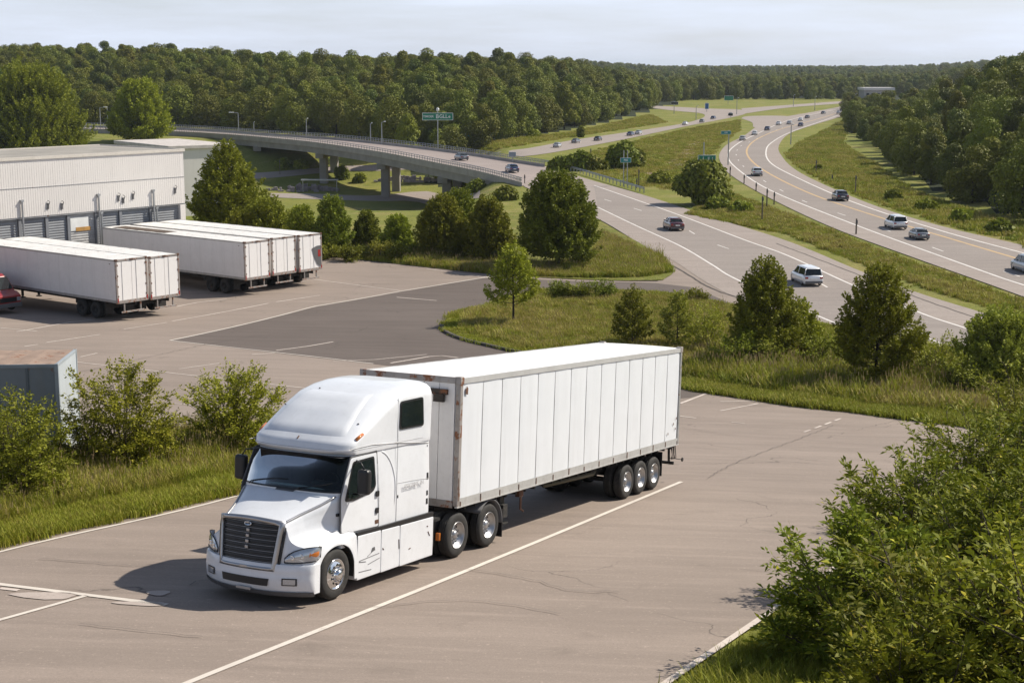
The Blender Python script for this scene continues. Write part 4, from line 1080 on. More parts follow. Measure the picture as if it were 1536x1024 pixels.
for i in range(len(te) - 1):
    a, b = te[i] + .14, te[i+1] - .14
    if b - a < .8: continue
    isd = abs(te[i] - t_of(99)) < .01
    mb = MB(); rows = []
    nz_ = 40
    for k in range(nz_ + 1):
        z = 1.0 + (4.85 - 1.0) * k / nz_
        rows.append([(a, .26 - (.03 if k % 2 else 0), z), (b, .26 - (.03 if k % 2 else 0), z)])
    mb.grid(rows)
    mb.box(a, b, .28, .34, -.2, 1.0)
    sh = mb.build('shutter', M_shutter if not isd else paint('pale shutter', (.42, .42, .42), .5, var=.25, vs=2, streak=.5), wh)
    if isd:
        mb = MB(); mb.box(a + .05, a + (b - a) * .75, .19, .21, 3.6, 4.6); mb.build('notice_board', M_signw, sh)
        mb = MB(); mb.box(a + .5, b - .4, .175, .188, 3.55, 3.85); mb.build('orange_panel', paint('ochre', (.50, .27, .07), .7, var=.3), sh)
        mb = MB(); mb.box(a + 1.2, a + 1.5, .17, .20, 1.5, 1.9); mb.box(a + .2, b - .3, .19, .2, 1.2, 2.3); mb.build('lower_panel', paint('lower grey', (.50, .48, .46), .6, var=.35, vs=2), sh)
    mb = MB(); mb.box(te[i] - .12, te[i] + .12, .12, .34, -.3, 4.88); mb.build('door_post', paint('post grey', (.24, .25, .27), .6, .3), wh)
for px in (27, 143, 146, 226, 230):
    tt = t_of(px); top = 6.3 if px in (27, 143, 226) else 4.9
    mb = MB(); mb.tube([(tt, -.12, -.3), (tt, -.12, top)], .075, 8); mb.box(tt - .12, tt + .12, -.2, .0, top - .15, top); mb.build('downpipe', M_galv, wh)
mb = MB()
for px, z in ((67, 5.9), (88, 5.8), (174, 6.05), (181, 5.85), (196, 6.1), (260, 6.3)):
    tt = t_of(px)
    mb.box(tt - .1, tt + .08, -.05, .01, z - .45, z - .0); mb.tube([(tt, -.05, z + .2), (tt + .1, -.15, z + .1), (tt - .1, -.1, z - .4)], .03, 4)
mb.build('wall_bracket', M_seam, wh, split=True)
# low store behind it
b2 = empty('storage_building', label='low white storage building with flat grey roof, behind the warehouse corner and under the bridge', cat='building')
b2.matrix_world = frame_matrix(Vector((-36.6, 162, -.3)), math.atan2(.81, -.585))
mb = MB(); mb.box(0, 15, -7.4, 0, -2, 7.5); mb.build('wall', M_cladding, b2)
mb = MB(); mb.box(.1, 14.9, .02, .08, 5.6, 7.5); mb.build('grey_fascia', paint('fascia grey', (.20, .215, .235), .6), b2)
mb = MB(); mb.box(-.25, 15.25, -7.6, .25, 7.5, 7.9); mb.build('roof', paint('pale roof', (.52, .48, .45), .8, var=.2, dirt=.3), b2, bevel=.05)
# ================================================================== GREY CONTAINER
gc0 = at(93, 697); hgt = size_at(gc0, 697 - 548) * 1.02
ct = empty('storage_container', label='grey panelled storage container with rusty roof standing behind the left bushes', cat='container')
gdir = Vector((-1, -.05, 0)).normalized()
ct.matrix_world = frame_matrix(Vector((gc0.x, gc0.y, gc0.z + .05)), math.atan2(gdir.y, gdir.x))  # x to the left, y towards the camera -> body at -y
CL = 12.0; CW_ = 2.3
mb = MB()
xs_ = [0]
while xs_[-1] < CL - .8: xs_.append(xs_[-1] + .86)
xs_.append(CL)
for a, b in zip(xs_[:-1], xs_[1:]): mb.box(a + .012, b - .012, -.05, 0, .15, hgt - .10)
mb.build('side_panels', M_greyc, ct, bevel=.006)
mb = MB(); mb.box(.02, CL, -CW_ + .02, -.03, .12, hgt - .04); mb.build('body', M_greyc, ct)
mb = MB()
for a in xs_[1:-1]: mb.box(a - .035, a + .035, -.01, .035, .15, hgt - .10)
mb.build('ribs', paint('dark grey rib', (.10, .125, .145), .5), ct)
mb = MB(); mb.box(-.03, .02, -CW_, -.0, .12, hgt - .08); mb.build('end_wall', M_greyl, ct, bevel=.01)
mb = MB(); mb.box(-.05, .06, -.07, .04, 0, hgt); mb.box(-.05, .06, -CW_ - .02, -CW_ + .06, 0, hgt); mb.box(-.04, .04, -CW_, 0, hgt - .09, hgt - .0); mb.build('corner_post', paint('frame grey', (.30, .34, .37), .5, var=.15, rust=.05), ct, bevel=.01)
mb = MB(); mb.box(.05, CL, -.01, .04, hgt - .11, hgt - .01); mb.box(.05, CL, -.02, .05, .0, .15); mb.build('rail', paint('rail grey', (.22, .26, .29), .5, rust=.1), ct)
mb = MB(); mb.grid([[(x, y, hgt - .012 + .01 * math.sin(x * 9)) for y in np.linspace(-CW_ + .03, -.0, 4)] for x in np.linspace(.03, CL, 60)]); mb.build('roof', paint('rusted roof', (.30, .215, .165), .85, var=.25, vs=2, rust=.2, dirt=.4), ct)
mb = MB(); mb.tube([(2.55, .05, hgt - .2), (2.55, .05, hgt - .75)], .03, 6); mb.build('rust_streak', M_rust, ct)

# ================================================================== BRIDGE
br = empty('overpass_bridge', label='long curved concrete overpass on paired piers carrying the ramp road', cat='bridge')
nz = [(-120,188.5,.6),(-20,192,.6),(60,194,.6),(150,196.5,.6),(262,200,.6),(340,204.5,.6),(406,210,.6),(474,217,.6),(567,231,.6),(661,249.5,.5),(725,263,.3),(783,279,.09)]
fz = [(-150,184.5,.6),(-40,187,.6),(50,189,.6),(150,191.5,.6),(262,194.2,.6),(335,198,.6),(405,203.3,.6),(505,210,.6),(599,219.5,.6),(692,231,.5),(755,241,.3),(817,250.5,.09)]
NS = spl([tuple(atz(x, y, z)) for x, y, z in nz], 90); FS = spl([tuple(atz(x, y, z)) for x, y, z in fz], 90)
def sec(prof):
    """prof = [(across 0..1 plus metres offset, dz)] -> grid rows along the bridge"""
    rows = []
    for i in range(90):
        n_, f_ = Vector(NS[i]), Vector(FS[i]); d = (f_ - n_).normalized(); w = (f_ - n_).length
        rows.append([tuple(n_ + d * (fr * w + m) + Vector((0, 0, dz))) for fr, m, dz in prof])
    return rows
mb = MB(); mb.grid(sec([(0, -.15, .03), (0, .2, 0), (1, -.2, 0), (1, .15, .03)])); mb.build('road_surface', asphalt('bridge deck', (.31, .26, .24), (.36, .30, .275), .4, R(0), .4), br, smooth=True)
mb = MB(); mb.grid(sec([(0, .2, -.02), (0, -.25, -.02), (0, -.25, -.55), (0, .5, -.6), (1, -.5, -.6), (1, .25, -.55), (1, .25, -.02), (1, -.2, -.02)])); mb.build('deck', M_conc, br)
for fr, m in ((0, .55), (1/3, 0), (2/3, 0), (1, -.55)):
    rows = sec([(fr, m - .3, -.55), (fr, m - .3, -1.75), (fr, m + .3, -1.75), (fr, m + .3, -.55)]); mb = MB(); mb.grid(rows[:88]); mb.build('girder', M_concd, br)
for fr, s in ((0, 1), (1, -1)):
    mb = MB(); mb.grid(sec([(fr, -.22*s, -.02), (fr, -.22*s, .48), (fr, .05*s, .48), (fr, .12*s, .0)])); mb.build('parapet', M_conc, br)
    mb = MB()
    for z in (.78, 1.1):
        r_ = sec([(fr, -.08*s, z)]); mb.tube([r[0] for r in r_], .045, 4)
    for i in range(0, 90):
        for u in (0, .5):
            if i == 89 and u: continue
            a = sec([(fr, -.08*s, .48)])[i][0] if False else None
    rr_ = sec([(fr, -.08*s, .45)])
    for i in range(0, 89):
        for u in (0, .34, .67):
            p = Vector(rr_[i][0]).lerp(Vector(rr_[i+1][0]), u); mb.box(p.x - .05, p.x + .05, p.y - .05, p.y + .05, p.z, p.z + .66)
    mb.build('railing', M_galv, br)
def near_idx(px):
    best = min(range(90), key=lambda i: abs(768 + F * NS[i][0] / (NS[i][1] * CP - (NS[i][2] - CAMZ) * SP) - px)); return best
for px in (60, 215, 305, 384, 476, 570, 664, 742):
    i = near_idx(px); n_, f_ = Vector(NS[i]), Vector(FS[i]); d = (f_ - n_).normalized(); w = (f_ - n_).length; ex = Vector((-d.y, d.x, 0))
    pr = empty('pier', (0, 0, 0)); pr.parent = br
    mb = MB(); zt = n_.z - 1.72
    a = n_ + d * .5; b = n_ + d * (w - .5)
    def quad(p, hx, hy): return [tuple(p + ex * sx * hx + d * sy * hy) for sx, sy in ((-1,-1),(1,-1),(1,1),(-1,1))]
    c = (a + b) / 2; c.z = zt - 1.0
    P_ = [tuple(Vector(q)) for q in quad(c, .8, (b - a).length / 2)]
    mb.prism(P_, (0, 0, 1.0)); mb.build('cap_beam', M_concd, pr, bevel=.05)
    for fr in (.22, .72):
        p = n_ + d * (w * fr); gz = float(H(p.x, p.y)) - .5; p.z = gz
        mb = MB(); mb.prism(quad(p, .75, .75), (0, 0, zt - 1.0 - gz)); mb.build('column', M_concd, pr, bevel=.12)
# ================================================================== CARS
def make_car(name, body, suv=False):
    t = empty(name)
    Rr = 1.9 if suv else 1.35
    st = [(-2.28, .62, .34, .62), (-2.24, .80, .26, .86), (-2.05, .86, .22, .97), (-1.5, .89, .20, 1.0), (-.5, .90, .19, .96), (.6, .90, .19, .95), (1.2, .89, .19, .93), (1.8, .86, .20, .84), (2.15, .80, .22, .72), (2.28, .60, .30, .60)]
    rows = []
    for x, w, zb, zt in st:
        rows.append([(x, -w*.9, zb), (x, -w, zb + .12), (x, -w*1.01, .55), (x, -w*.97, zt - .1), (x, -w*.86, zt - .01), (x, 0, zt + .03), (x, w*.86, zt - .01), (x, w*.97, zt - .1), (x, w*1.01, .55), (x, w, zb + .12), (x, w*.9, zb)])
    R2 = [spl([r[j] for r in rows], 34) for j in range(11)]
    mb = MB(); g = [[tuple(R2[j][i]) for j in range(11)] for i in range(34)]; mb.grid(g); mb.poly(g[0][::-1]); mb.poly(g[-1]); mb.grid([[r[-1], r[0]] for r in g])
    mb.build('body', body, t, smooth=True)
    zr = 1.62 if suv else 1.43; xb = -2.1 if suv else -1.65
    def hw(z): return .80 - (z - .93) / (zr - .93) * .20
    def ring(z, xa, xz, w):
        return [(xa, -w*.85, z), (xa + .12, -w, z), ((xa + xz)/2, -w*1.02, z), (xz - .15, -w, z), (xz, -w*.8, z), (xz + .06, 0, z), (xz, w*.8, z), (xz - .15, w, z), ((xa + xz)/2, w*1.02, z), (xa + .12, w, z), (xa, w*.85, z), (xa - .06, 0, z)]
    mb = MB(); r0 = ring(.90, xb, 1.30, .80); r1 = ring(zr - .10, xb + (.15 if suv else .55), .52, .64)
    mb.grid([r0, r1], True); mb.build('windows', M_glass, t, smooth=False)
    mb = MB(); r1b = ring(zr - .11, xb + (.13 if suv else .53), .54, .65); r2 = ring(zr - .03, xb + (.22 if suv else .62), .42, .60); r3 = ring(zr, xb + .5 + (.2 if not suv else 0), .2, .42)
    mb.grid([r1b, r2, r3], True); mb.poly(r3)
    for s in (-1, 1):
        for (xa, xb_) in ((xb + .02, xb + (.17 if suv else .57)), (1.22, .48)): mb.tube([(xa, s*.79, .90), (xb_, s*.64, zr - .09)], .045, 4)
        mb.tube([(-.25, s*.815, .92), (-.25, s*.66, zr - .09)], .04, 4)
    mb.build('roof', body, t, smooth=True)
    for x in (-1.42, 1.42):
        for s in (-1, 1):
            o = tyre_mb((x, s*.89, .33), .33, .21, -s).build('wheel', M_rubber, t, smooth=True)
            mb = MB(); mb.lathe([(.20, s*.002), (.18, s*-.02), (.05, s*.0), (.001, s*.005)], (x, s*.89, .33), 14); mb.build('rim', M_steel, o)
    for s in (-1, 1):
        mb = MB(); mb.box(-2.31, -2.20, min(s*.52, s*.80), max(s*.52, s*.80), .68, .84); mb.build('tail_light', M_red, t, bevel=.02)
        mb = MB(); mb.box(2.10, 2.27, min(s*.48, s*.74), max(s*.48, s*.74), .58, .70); mb.build('headlight', M_lens, t, bevel=.02)
        mb = MB(); mb.box(.75, .92, min(s*.86, s*1.0), max(s*.86, s*1.0), .95, 1.07); mb.build('mirror', body, t, bevel=.02)
    mb = MB(); mb.box(-2.325, -2.30, -.26, .26, .60, .74); mb.build('licence_plate', M_signw, t)
    mb = MB(); mb.box(-2.33, -2.1, -.78, .78, .28, .48); mb.build('bumper', M_black if name == 'x' else paint('bumper grey', (.12, .12, .125), .5), t, bevel=.04)
    return t
def cp(n, c): return paint('car paint ' + n, c, .25, .2, var=.03, coat=.8)
paints = {'black': cp('black', (.025, .022, .03)), 'white': cp('white', (.78, .79, .80)), 'silver': cp('silver', (.45, .47, .49)), 'darkred': cp('dark red', (.09, .025, .03)), 'blue': cp('navy', (.03, .05, .12)), 'grey': cp('grey', (.16, .17, .19))}
protos = {}
def car(kind, p, ahead, colour, label, group=None, z=None, csc=.84):
    key = (kind, colour)
    if key not in protos: protos[key] = make_car(kind, paints[colour], kind == 'sport_utility_car'); c = protos[key]
    else: c = copy_tree(protos[key])
    if z is None: w = at(*p); q = at(*ahead); zz = w.z + .085
    else: w = atz(p[0], p[1], z); q = atz(ahead[0], ahead[1], z); zz = z + .01
    c.scale = (csc, csc, csc)
    c.location = (w.x, w.y, zz); c.rotation_euler = (0, 0, math.atan2(q.y - w.y, q.x - w.x)); tag(c, label, 'car', group); return c
car('sedan_car', (1010, 345), (955, 318), 'darkred', 'dark red sedan driving up the ramp toward the bridge')
car('sport_utility_car', (1209, 426), (1150, 398), 'white', 'white estate car on the ramp between the two big pyramid trees')
car('sedan_car', (1260, 301), (1215, 280), 'black', 'black sedan on the wide highway beside the far white edge line')
car('sport_utility_car', (1343, 343), (1290, 322), 'white', 'white car on the wide highway near the yellow line')
car('sedan_car', (1378, 359), (1330, 340), 'grey', 'low dark grey car just behind the white car on the highway', csc=.7)
car('sport_utility_car', (1540, 408), (1490, 390), 'silver', 'silver car entering the highway at the right edge of the view')
car('sedan_car', (1135, 264), (1112, 245), 'silver', 'silver sedan in the bend of the highway')
farB = [((1132, 203), (1150, 193), 'white', 'white sedan at the tightest part of the highway bend'), ((1114, 211), (1128, 203), 'silver', 'silver car at the left edge line of the highway bend'), ((1151, 196), (1170, 189), 'blue', 'small dark blue car beyond the bend by the yellow line'),
        ((1168, 188), (1190, 182), 'white', 'small white car left of the yellow line beyond the bend'), ((1184, 187), (1200, 182), 'silver', 'small silver car on the yellow line beyond the bend'), ((1201, 182), (1215, 178), 'white', 'small white car far up the highway, mid lane'),
        ((1201, 190), (1215, 185), 'blue', 'small navy car near the right edge line beyond the bend'), ((1211, 178), (1225, 175), 'grey', 'tiny grey car far up the highway left lane'), ((1235, 171.5), (1248, 169), 'grey', 'tiny grey car near the top of the highway'),
        ((1258, 171), (1268, 168), 'white', 'tiny white car near the top of the highway'), ((1263, 167), (1272, 165), 'black', 'tiny black car close to where the highway vanishes'), ((1277, 164), (1284, 162), 'silver', 'tiny silver car where the highway vanishes')]
for p, a, c_, l in farB: car('sedan_car', p, a, c_, l, 'distant cars on the wide highway', csc=.72)
farC = [((836, 221.5), (864, 215), 'silver', 'pale car on the left road nearest the bridge'), ((897, 211.5), (930, 206), 'black', 'black car on the left road, third from the bridge'), ((864, 215), (897, 210), 'grey', 'grey car on the left road, second from the bridge'),
        ((946, 204), (980, 199), 'blue', 'navy car of the close pair on the left road'), ((958, 202), (980, 198), 'silver', 'silver car of the close pair on the left road'), ((1028, 188), (1053, 184), 'white', 'white car on the left road before the junction'),
        ((1053, 184), (1070, 180), 'grey', 'grey car on the left road close to the junction'), ((1070, 179), (1090, 176), 'blue', 'navy car at the junction of the left road'), ((1096, 174), (1110, 172), 'black', 'black car stopped at the far junction')]
for p, a, c_, l in farC: car('sedan_car', p, a, c_, l, 'distant cars on the left road', csc=.68)
car('sedan_car', (768, 258), (735, 248), 'blue', 'navy car at the low end of the overpass', z=.25)
car('sedan_car', (692, 240), (665, 235), 'grey', 'grey car on the overpass right of the tall green sign', z=.5)
if 0: car('sedan_car', (618, 228), (590, 222), 'black', 'black car on the overpass left of the tall green sign', z=.6)
# ---- red van beside trailer row
van = empty('red_van', label='red van with dark windscreen parked beside the nearest box trailer at the left edge', cat='van')
vw = at(-7, 474); van.matrix_world = frame_matrix(Vector((vw.x, vw.y, float(H(vw.x, vw.y)) + .06)), A2) @ Matrix.Scale(1.12, 4)   # local +x to its rear, +y to the camera
vr = paint('van red', (.30, .022, .018), .3, 0, var=.1, coat=.6, dirt=.15)
VY = -1.75
mb = MB(); rows = []
for x, zt in ((0, .95), (.08, 1.02), (.45, 1.15), (.62, 1.22), (1.15, 1.95), (1.5, 2.08), (4.9, 2.08), (5.0, 1.9)):
    ins = .10 if x < .3 else 0
    z1 = min(zt, 1.15)
    rows.append([(x, VY + ins, .35), (x, VY + ins*.5, .8), (x, VY + ins*.5, z1), (x, VY + .12 + ins*.4, zt - .06 if zt > 1.2 else z1 + .01), (x, VY + .3, zt), (x, -.3, zt), (x, -.12 - ins*.4, zt - .06 if zt > 1.2 else z1 + .01), (x, -ins*.5, z1), (x, -ins*.5, .8), (x, -ins, .35)])
mb.grid(rows); mb.poly(rows[0][::-1]); mb.poly(rows[-1]); mb.build('body', vr, van, smooth=False, bevel=.03)
mb = MB(); mb.grid([[(.64, VY + .14, 1.27), (.64, -.14, 1.27)], [(1.10, VY + .2, 1.91), (1.10, -.2, 1.91)]]); o = mb.build('windscreen', M_glass, van); o.location = (-.03, 0, .01)
mb = MB(); mb.prism([(.95, .003, 1.25), (1.35, .003, 1.85), (2.0, .003, 1.85), (2.0, .003, 1.25)], (0, .01, 0)); mb.build('side_window', M_glass, van)
mb = MB(); mb.box(-.03, .05, VY + .35, -.35, .62, .88); mb.build('grille', M_black, van, bevel=.01)
mb = MB(); mb.box(-.06, .12, VY + .02, -.02, .32, .56); mb.build('bumper', paint('bumper grey', (.12, .12, .125), .5), van, bevel=.03)
for y in (VY + .08, -.33):
    mb = MB(); mb.box(-.02, .10, y, y + .24, .64, .86); mb.build('headlight', M_lens, van, bevel=.02)
for x in (.95, 4.0):
    for y, s in ((.0, -1), (VY, 1)):
        o = tyre_mb((x, y, .34), .34, .22, s).build('wheel', M_rubber, van, smooth=True)
        mb = MB(); mb.lathe([(.2, -s*.002), (.17, s*.02), (.05, s*.0), (.001, 0)], (x, y, .34), 14); mb.build('rim', M_steel, o)
# ================================================================== SIGNS, LAMPS, POSTS
def sign_at(name, base, top_y, sx0, sx1, sy0, sy1, m, label, text, posts=(0,), z=None, lamp=False, tsize=.55):
    w = at(*base) if z is None else atz(base[0], base[1], z)
    d = w.y * CP - (w.z - CAMZ) * SP; s = d / F
    t = empty(name, (w.x, w.y, w.z), 0, label, 'sign')
    hgt = (base[1] - top_y) * s
    mb = MB()
    for px in posts: mb.tube([(px, 0, -.3), (px, 0, hgt)], .11 if d > 220 else .075, 6)
    mb.build('post', M_galv, t)
    x0, x1 = (sx0 - base[0]) * s, (sx1 - base[0]) * s; z0, z1 = (base[1] - sy1) * s, (base[1] - sy0) * s
    mb = MB(); mb.box(x0, x1, -.22, -.14, z0, z1); pnl = mb.build('panel', M_signw, t, bevel=.01)
    bw = (z1 - z0) * .06
    mb = MB(); mb.box(x0 + bw, x1 - bw, -.235, -.222, z0 + bw, z1 - bw); mb.build('face', m, pnl)
    for (tx, fx, fs) in text:
        text_mesh(tx, 'lettering', (z1 - z0) * fs, M_signw, pnl, (x0 + (x1 - x0) * fx, -.24, (z0 + z1) / 2), (R(90), 0, 0), .004, bold=True)
    if lamp:
        mb = MB(); mb.lathe([(.01, .5), (.28, .3), (.3, -.1), (.1, -.2), (.1, -.4)], (0, 0, hgt), 10, 'z'); mb.build('beacon_lamp', M_signw, t, smooth=True)
    return t
sign_at('highway_sign', (657, 224), 166, 634, 680, 170, 181, M_signg, 'long green highway sign on a tall pole above the overpass', [('TIMOER', .2, .4), ('B', .49, .75), ('GLL', .69, .68), ('e', .88, .6)], z=.6, lamp=True)
sign_at('highway_sign', (1054, 306), 214, 1045, 1072, 233, 245, M_signg, 'dark green sign on a leaning pole beside the round tree in the median', [('I', .3, .7), ('E', .6, .6), ('I', .8, .6)])
sign_at('highway_sign', (938, 279), 226, 930, 946, 237, 244, M_signt, 'small teal sign on twin posts in the field left of the ramp', [('PIIE', .5, .6)], posts=(-.25, .25))
sign_at('highway_sign', (711, 223), 200, 698, 710, 200, 207, M_signt, 'small teal sign at the forest edge behind the overpass', [('P IIE', .5, .5)])
sign_at('highway_sign', (736, 215), 200, 737, 743, 199, 203, M_signt, 'tiny teal sign on the forest edge, farthest along', [])
sign_at('highway_sign', (1092, 248), 196, 1080, 1095, 197, 202, M_signt, 'small blue and white sign at the tightest part of the highway bend', [('OIE', .5, .6)])
sign_at('highway_sign', (769, 246), 228, 763, 774, 228, 235, paint('sign back grey', (.25, .29, .33), .5), 'grey road sign on a short post at the end of the overpass', [])
sign_at('highway_sign', (1011, 171), 152, 1006, 1017, 153, 157, M_black, 'small dark sign at the far left road junction', [])
sign_at('highway_sign', (1060, 168), 153, 1057, 1063, 155, 164, paint('blue sign', (.02, .12, .30), .5), 'small upright blue sign in the far field', [])
sign_at('highway_sign', (1092, 156), 143, 1086, 1100, 144, 151, M_signg, 'wide green sign far away before the tree line', [])
sign_at('highway_sign', (1096, 176), 168, 1092, 1099, 170, 174, M_black, 'low black board beside the far junction', [])
def lamp_post(px, base, top, arm, label, z=None, double=False):
    w = at(px, base) if z is None else atz(px, base, z); s = (w.y * CP - (w.z - CAMZ) * SP) / F; h = (base - top) * s
    t = empty('lamp_post', tuple(w), 0, label, 'lamp post', 'lamp posts along the overpass and roads')
    mb = MB(); mb.tube([(0, 0, -.2), (0, 0, h)], [.13, .08], 6)
    if arm: mb.tube([(0, 0, h), (arm, 0, h + .15)], .06, 5)
    if double: mb.tube([(arm, 0, h + .15), (arm, 0, 0)], .08, 5)
    mb.build('pole', M_galv, t)
    mb = MB(); a = arm or .3; mb.box(min(a, a*.5), max(a, a*.5), -.15, .15, h + .05, h + .25); mb.build('lamp_head', M_signw, t, bevel=.04)
for a in ((358, 197, 170, -2.2, 'tall lamp post with long arm on the overpass above the storage building', .6), (460, 207, 179, .4, 'lamp post on the overpass in front of the dark forest', .6),
          (556, 215, 186, .4, 'thin lamp post on the overpass left of the paired lamp', .6), (573, 217, 184, .8, 'lamp post with white head on the overpass, nearest the green sign', .6), (381, 198, 184, .2, 'short white-headed post on the overpass', .6)):
    lamp_post(*a)
lamp_post(151, 190, 162, 1.9, 'double lamp frame at the far left end of the overpass', .6, True)
for px, b_, t_, l in ((1186, 217, 188, 'lamp post right of the highway bend'), (1044, 181, 160, 'lamp post by the far junction'), (1105, 172, 148, 'tall thin lamp post in the far field'), (1222, 166, 146, 'lamp post on the far side of the highway'), (1190, 160, 143, 'lamp post near the far cross road'), (1283, 158, 141, 'lamp post where the highway meets the trees')):
    lamp_post(px, b_, t_, .6, l)
def marker(px, t_, b_, lab):
    w = at(px, b_); s = (w.y * CP - (w.z - CAMZ) * SP) / F; h = (b_ - t_) * s
    t = empty('marker_post', tuple(w), 0, lab, 'post', 'roadside marker posts')
    mb = MB(); mb.tube([(0, 0, -.2), (0, 0, h)], .08, 6); mb.build('post', M_wood, t)
    mb = MB(); mb.box(-.10, .10, -.1, -.08, h - .5, h - .15); mb.build('reflector', M_seam, t)
for a in ((1143, 294, 331, 'tallest dark marker post in the median'), (1150, 283, 313, 'marker post just behind the tallest one in the median'), (1161, 288, 307, 'short marker post on the left shoulder past the median posts'), (1134, 274, 287, 'small post on the shoulder below the bend'),
          (1116, 262, 276, 'small post on the shoulder inside the bend'), (1284, 328, 352, 'thin marker post on the highway shoulder opposite the white car'), (1283, 263, 290, 'marker post on the grass right of the highway, nearest'), (1224, 240, 260, 'marker post on the grass right of the highway, middle'),
          (1248, 262, 273, 'short marker post between the two right-hand posts'), (1095, 250, 266, 'post at the start of the bend'), (958, 254, 280, 'post right of the teal sign'), (955, 268, 282, 'short post beside the teal sign'), (886, 223, 243, 'post by the small bushes'), (420, 240, 262, 'post under the overpass at the left pier'), (643, 253, 274, 'post between the overpass piers'), (787, 262, 276, 'grey post on the near railing end')):
    marker(*a)
# guard rail from bridge end
gr = empty('guard_rail', label='steel guard rail running from the overpass end along the far side of the ramp', cat='guard rail')
gp_ = px_path([(817, 247), (850, 255), (891, 267), (930, 279), (966, 290)], True, 2.0)
mb = MB()
for z0, z1 in ((.50, .62), (.66, .80)):
    mb.grid([[(p[0], p[1], float(H(*p)) + z0), (p[0] - .06, p[1] - .05, float(H(*p)) + (z0+z1)/2), (p[0], p[1], float(H(*p)) + z1)] for p in gp_])
mb.build('rail', M_galv, gr)
for p in gp_[::1]:
    mb = MB(); z = float(H(*p)); mb.box(p[0] - .06, p[0] + .06, p[1] + .04, p[1] + .16, z - .1, z + .8); mb.build('post', M_galv, gr)
# wire fence in front of right median posts, gathered debris under bridge
for (px, py, w_, h_, lab) in ((1318, 149.5, 42, 7, 'white low building standing before the far tree line'),):
    w = at(px, py); s = w.length / F
    t = empty('distant_building', tuple(w), 0, lab, 'building')
    mb = MB(); mb.box(-w_/2*s, w_/2*s, 0, 12, 0, h_*s*1.9); mb.build('wall', paint('far wall', (.40, .38, .36), .8), t)
    mb = MB(); mb.box(-w_/2*s - .5, w_/2*s + .5, -.6, 12.5, h_*s*1.9, h_*s*1.9 + 1.2); mb.build('roof', M_cladding, t)
    mb = MB(); [mb.box(-w_/2*s + 1 + k*2.5, -w_/2*s + 2.4 + k*2.5, -.1, 0, 1.2, 3) for k in range(int(w_*s/2.5) - 1)]; mb.build('window', M_glass, t, split=True)
for (px, py, lab) in ((612, 272, 'pale rubble heap lying between the overpass piers'), (455, 286, 'low heap of rubble beside the service road')):
    w = at(px, py); t = MB()
    for k in range(60):
        a = random.uniform(0, 6.28); r_ = random.random() ** .5 * 7; x, y = r_ * math.cos(a), r_ * math.sin(a) * .5; h = (1 - r_ / 8) * 1.3; q = random.uniform(.15, .5)
        t.prism([(x - q, y - q, 0), (x + q, y - q*.5, 0), (x + q*.8, y + q, 0), (x - q*.6, y + q*.7, 0)], (random.uniform(-.2, .2), 0, h + random.uniform(0, .3)))
    o = t.build('rubble_heap', paint('rubble', (.30, .26, .27), .9, var=.4, vs=1), bevel=.03); o.location = (w.x, w.y, w.z); tag(o, lab, 'rubble', kind='stuff')
# a little shelter frame by the service road
w = at(480, 288); t = empty('shelter_frame', tuple(w), 0, 'small grey open frame standing by the road under the overpass', 'frame')
mb = MB(); mb.tube([(-3.2, 0, 0), (-3.2, 0, 2.2)], .09, 5); mb.tube([(3.2, 0, 0), (3.2, 0, 2.2)], .09, 5); mb.build('leg', M_galv, t); mb = MB(); mb.box(-3.5, 3.5, -.6, .6, 2.2, 2.4); mb.build('top', M_galv, t)
# ================================================================== VEGETATION
def quads_mesh(name, V, mats, midx=None):
    n = len(V) // 4; me = bpy.data.meshes.new(name)
    me.vertices.add(len(V)); me.vertices.foreach_set('co', V.astype(np.float32).ravel())
    me.loops.add(n * 4); me.loops.foreach_set('vertex_index', np.arange(n * 4, dtype=np.int32))
    me.polygons.add(n); me.polygons.foreach_set('loop_start', np.arange(0, n * 4, 4, dtype=np.int32))
    for m in (mats if isinstance(mats, (list, tuple)) else [mats]): me.materials.append(m)
    if midx is not None: me.polygons.foreach_set('material_index', midx.astype(np.int32))
    me.update(calc_edges=True); return me
def nrm(v): return v / (np.linalg.norm(v, axis=1)[:, None] + 1e-9)
def leaves(rng, C, D, L, W, up=.8, N=None, jit=.45):
    """leaf quads: C base, D direction, L length(s), W width ratio, N the way the leaf face looks"""
    n = len(C); D = nrm(D); L = (np.ones(n) * L if np.isscalar(L) else L)[:, None]
    if N is None:
        r = rng.normal(0, 1, (n, 3)); r[:, 2] += up * 2.2
    else: r = nrm(N) + rng.normal(0, jit, (n, 3))
    if N is not None: D = nrm(D - r * (np.sum(D * r, axis=1) / (np.sum(r * r, axis=1) + 1e-9))[:, None] * .8)
    S = nrm(np.cross(D, r)); Nn = np.cross(S, D)
    w = L * W * .5
    V = np.empty((n, 4, 3)); V[:, 0] = C; V[:, 1] = C + D*L*.45 + S*w + Nn*w*.2; V[:, 2] = C + D*L - np.array([0, 0, 1])*L*.12; V[:, 3] = C + D*L*.45 - S*w + Nn*w*.2
    return V.reshape(-1, 3)
def stems_mesh(name, stems, m, n=5):
    mb = MB()
    for pts, r0, r1 in stems:
        k = len(pts); mb.tube(pts, [r0 + (r1 - r0) * i / (k - 1) for i in range(k)], n, False)
    me = bpy.data.meshes.new(name); me.from_pydata(mb.v, [], mb.f); me.materials.append(m)
    me.polygons.foreach_set('use_smooth', [True] * len(me.polygons)); return me
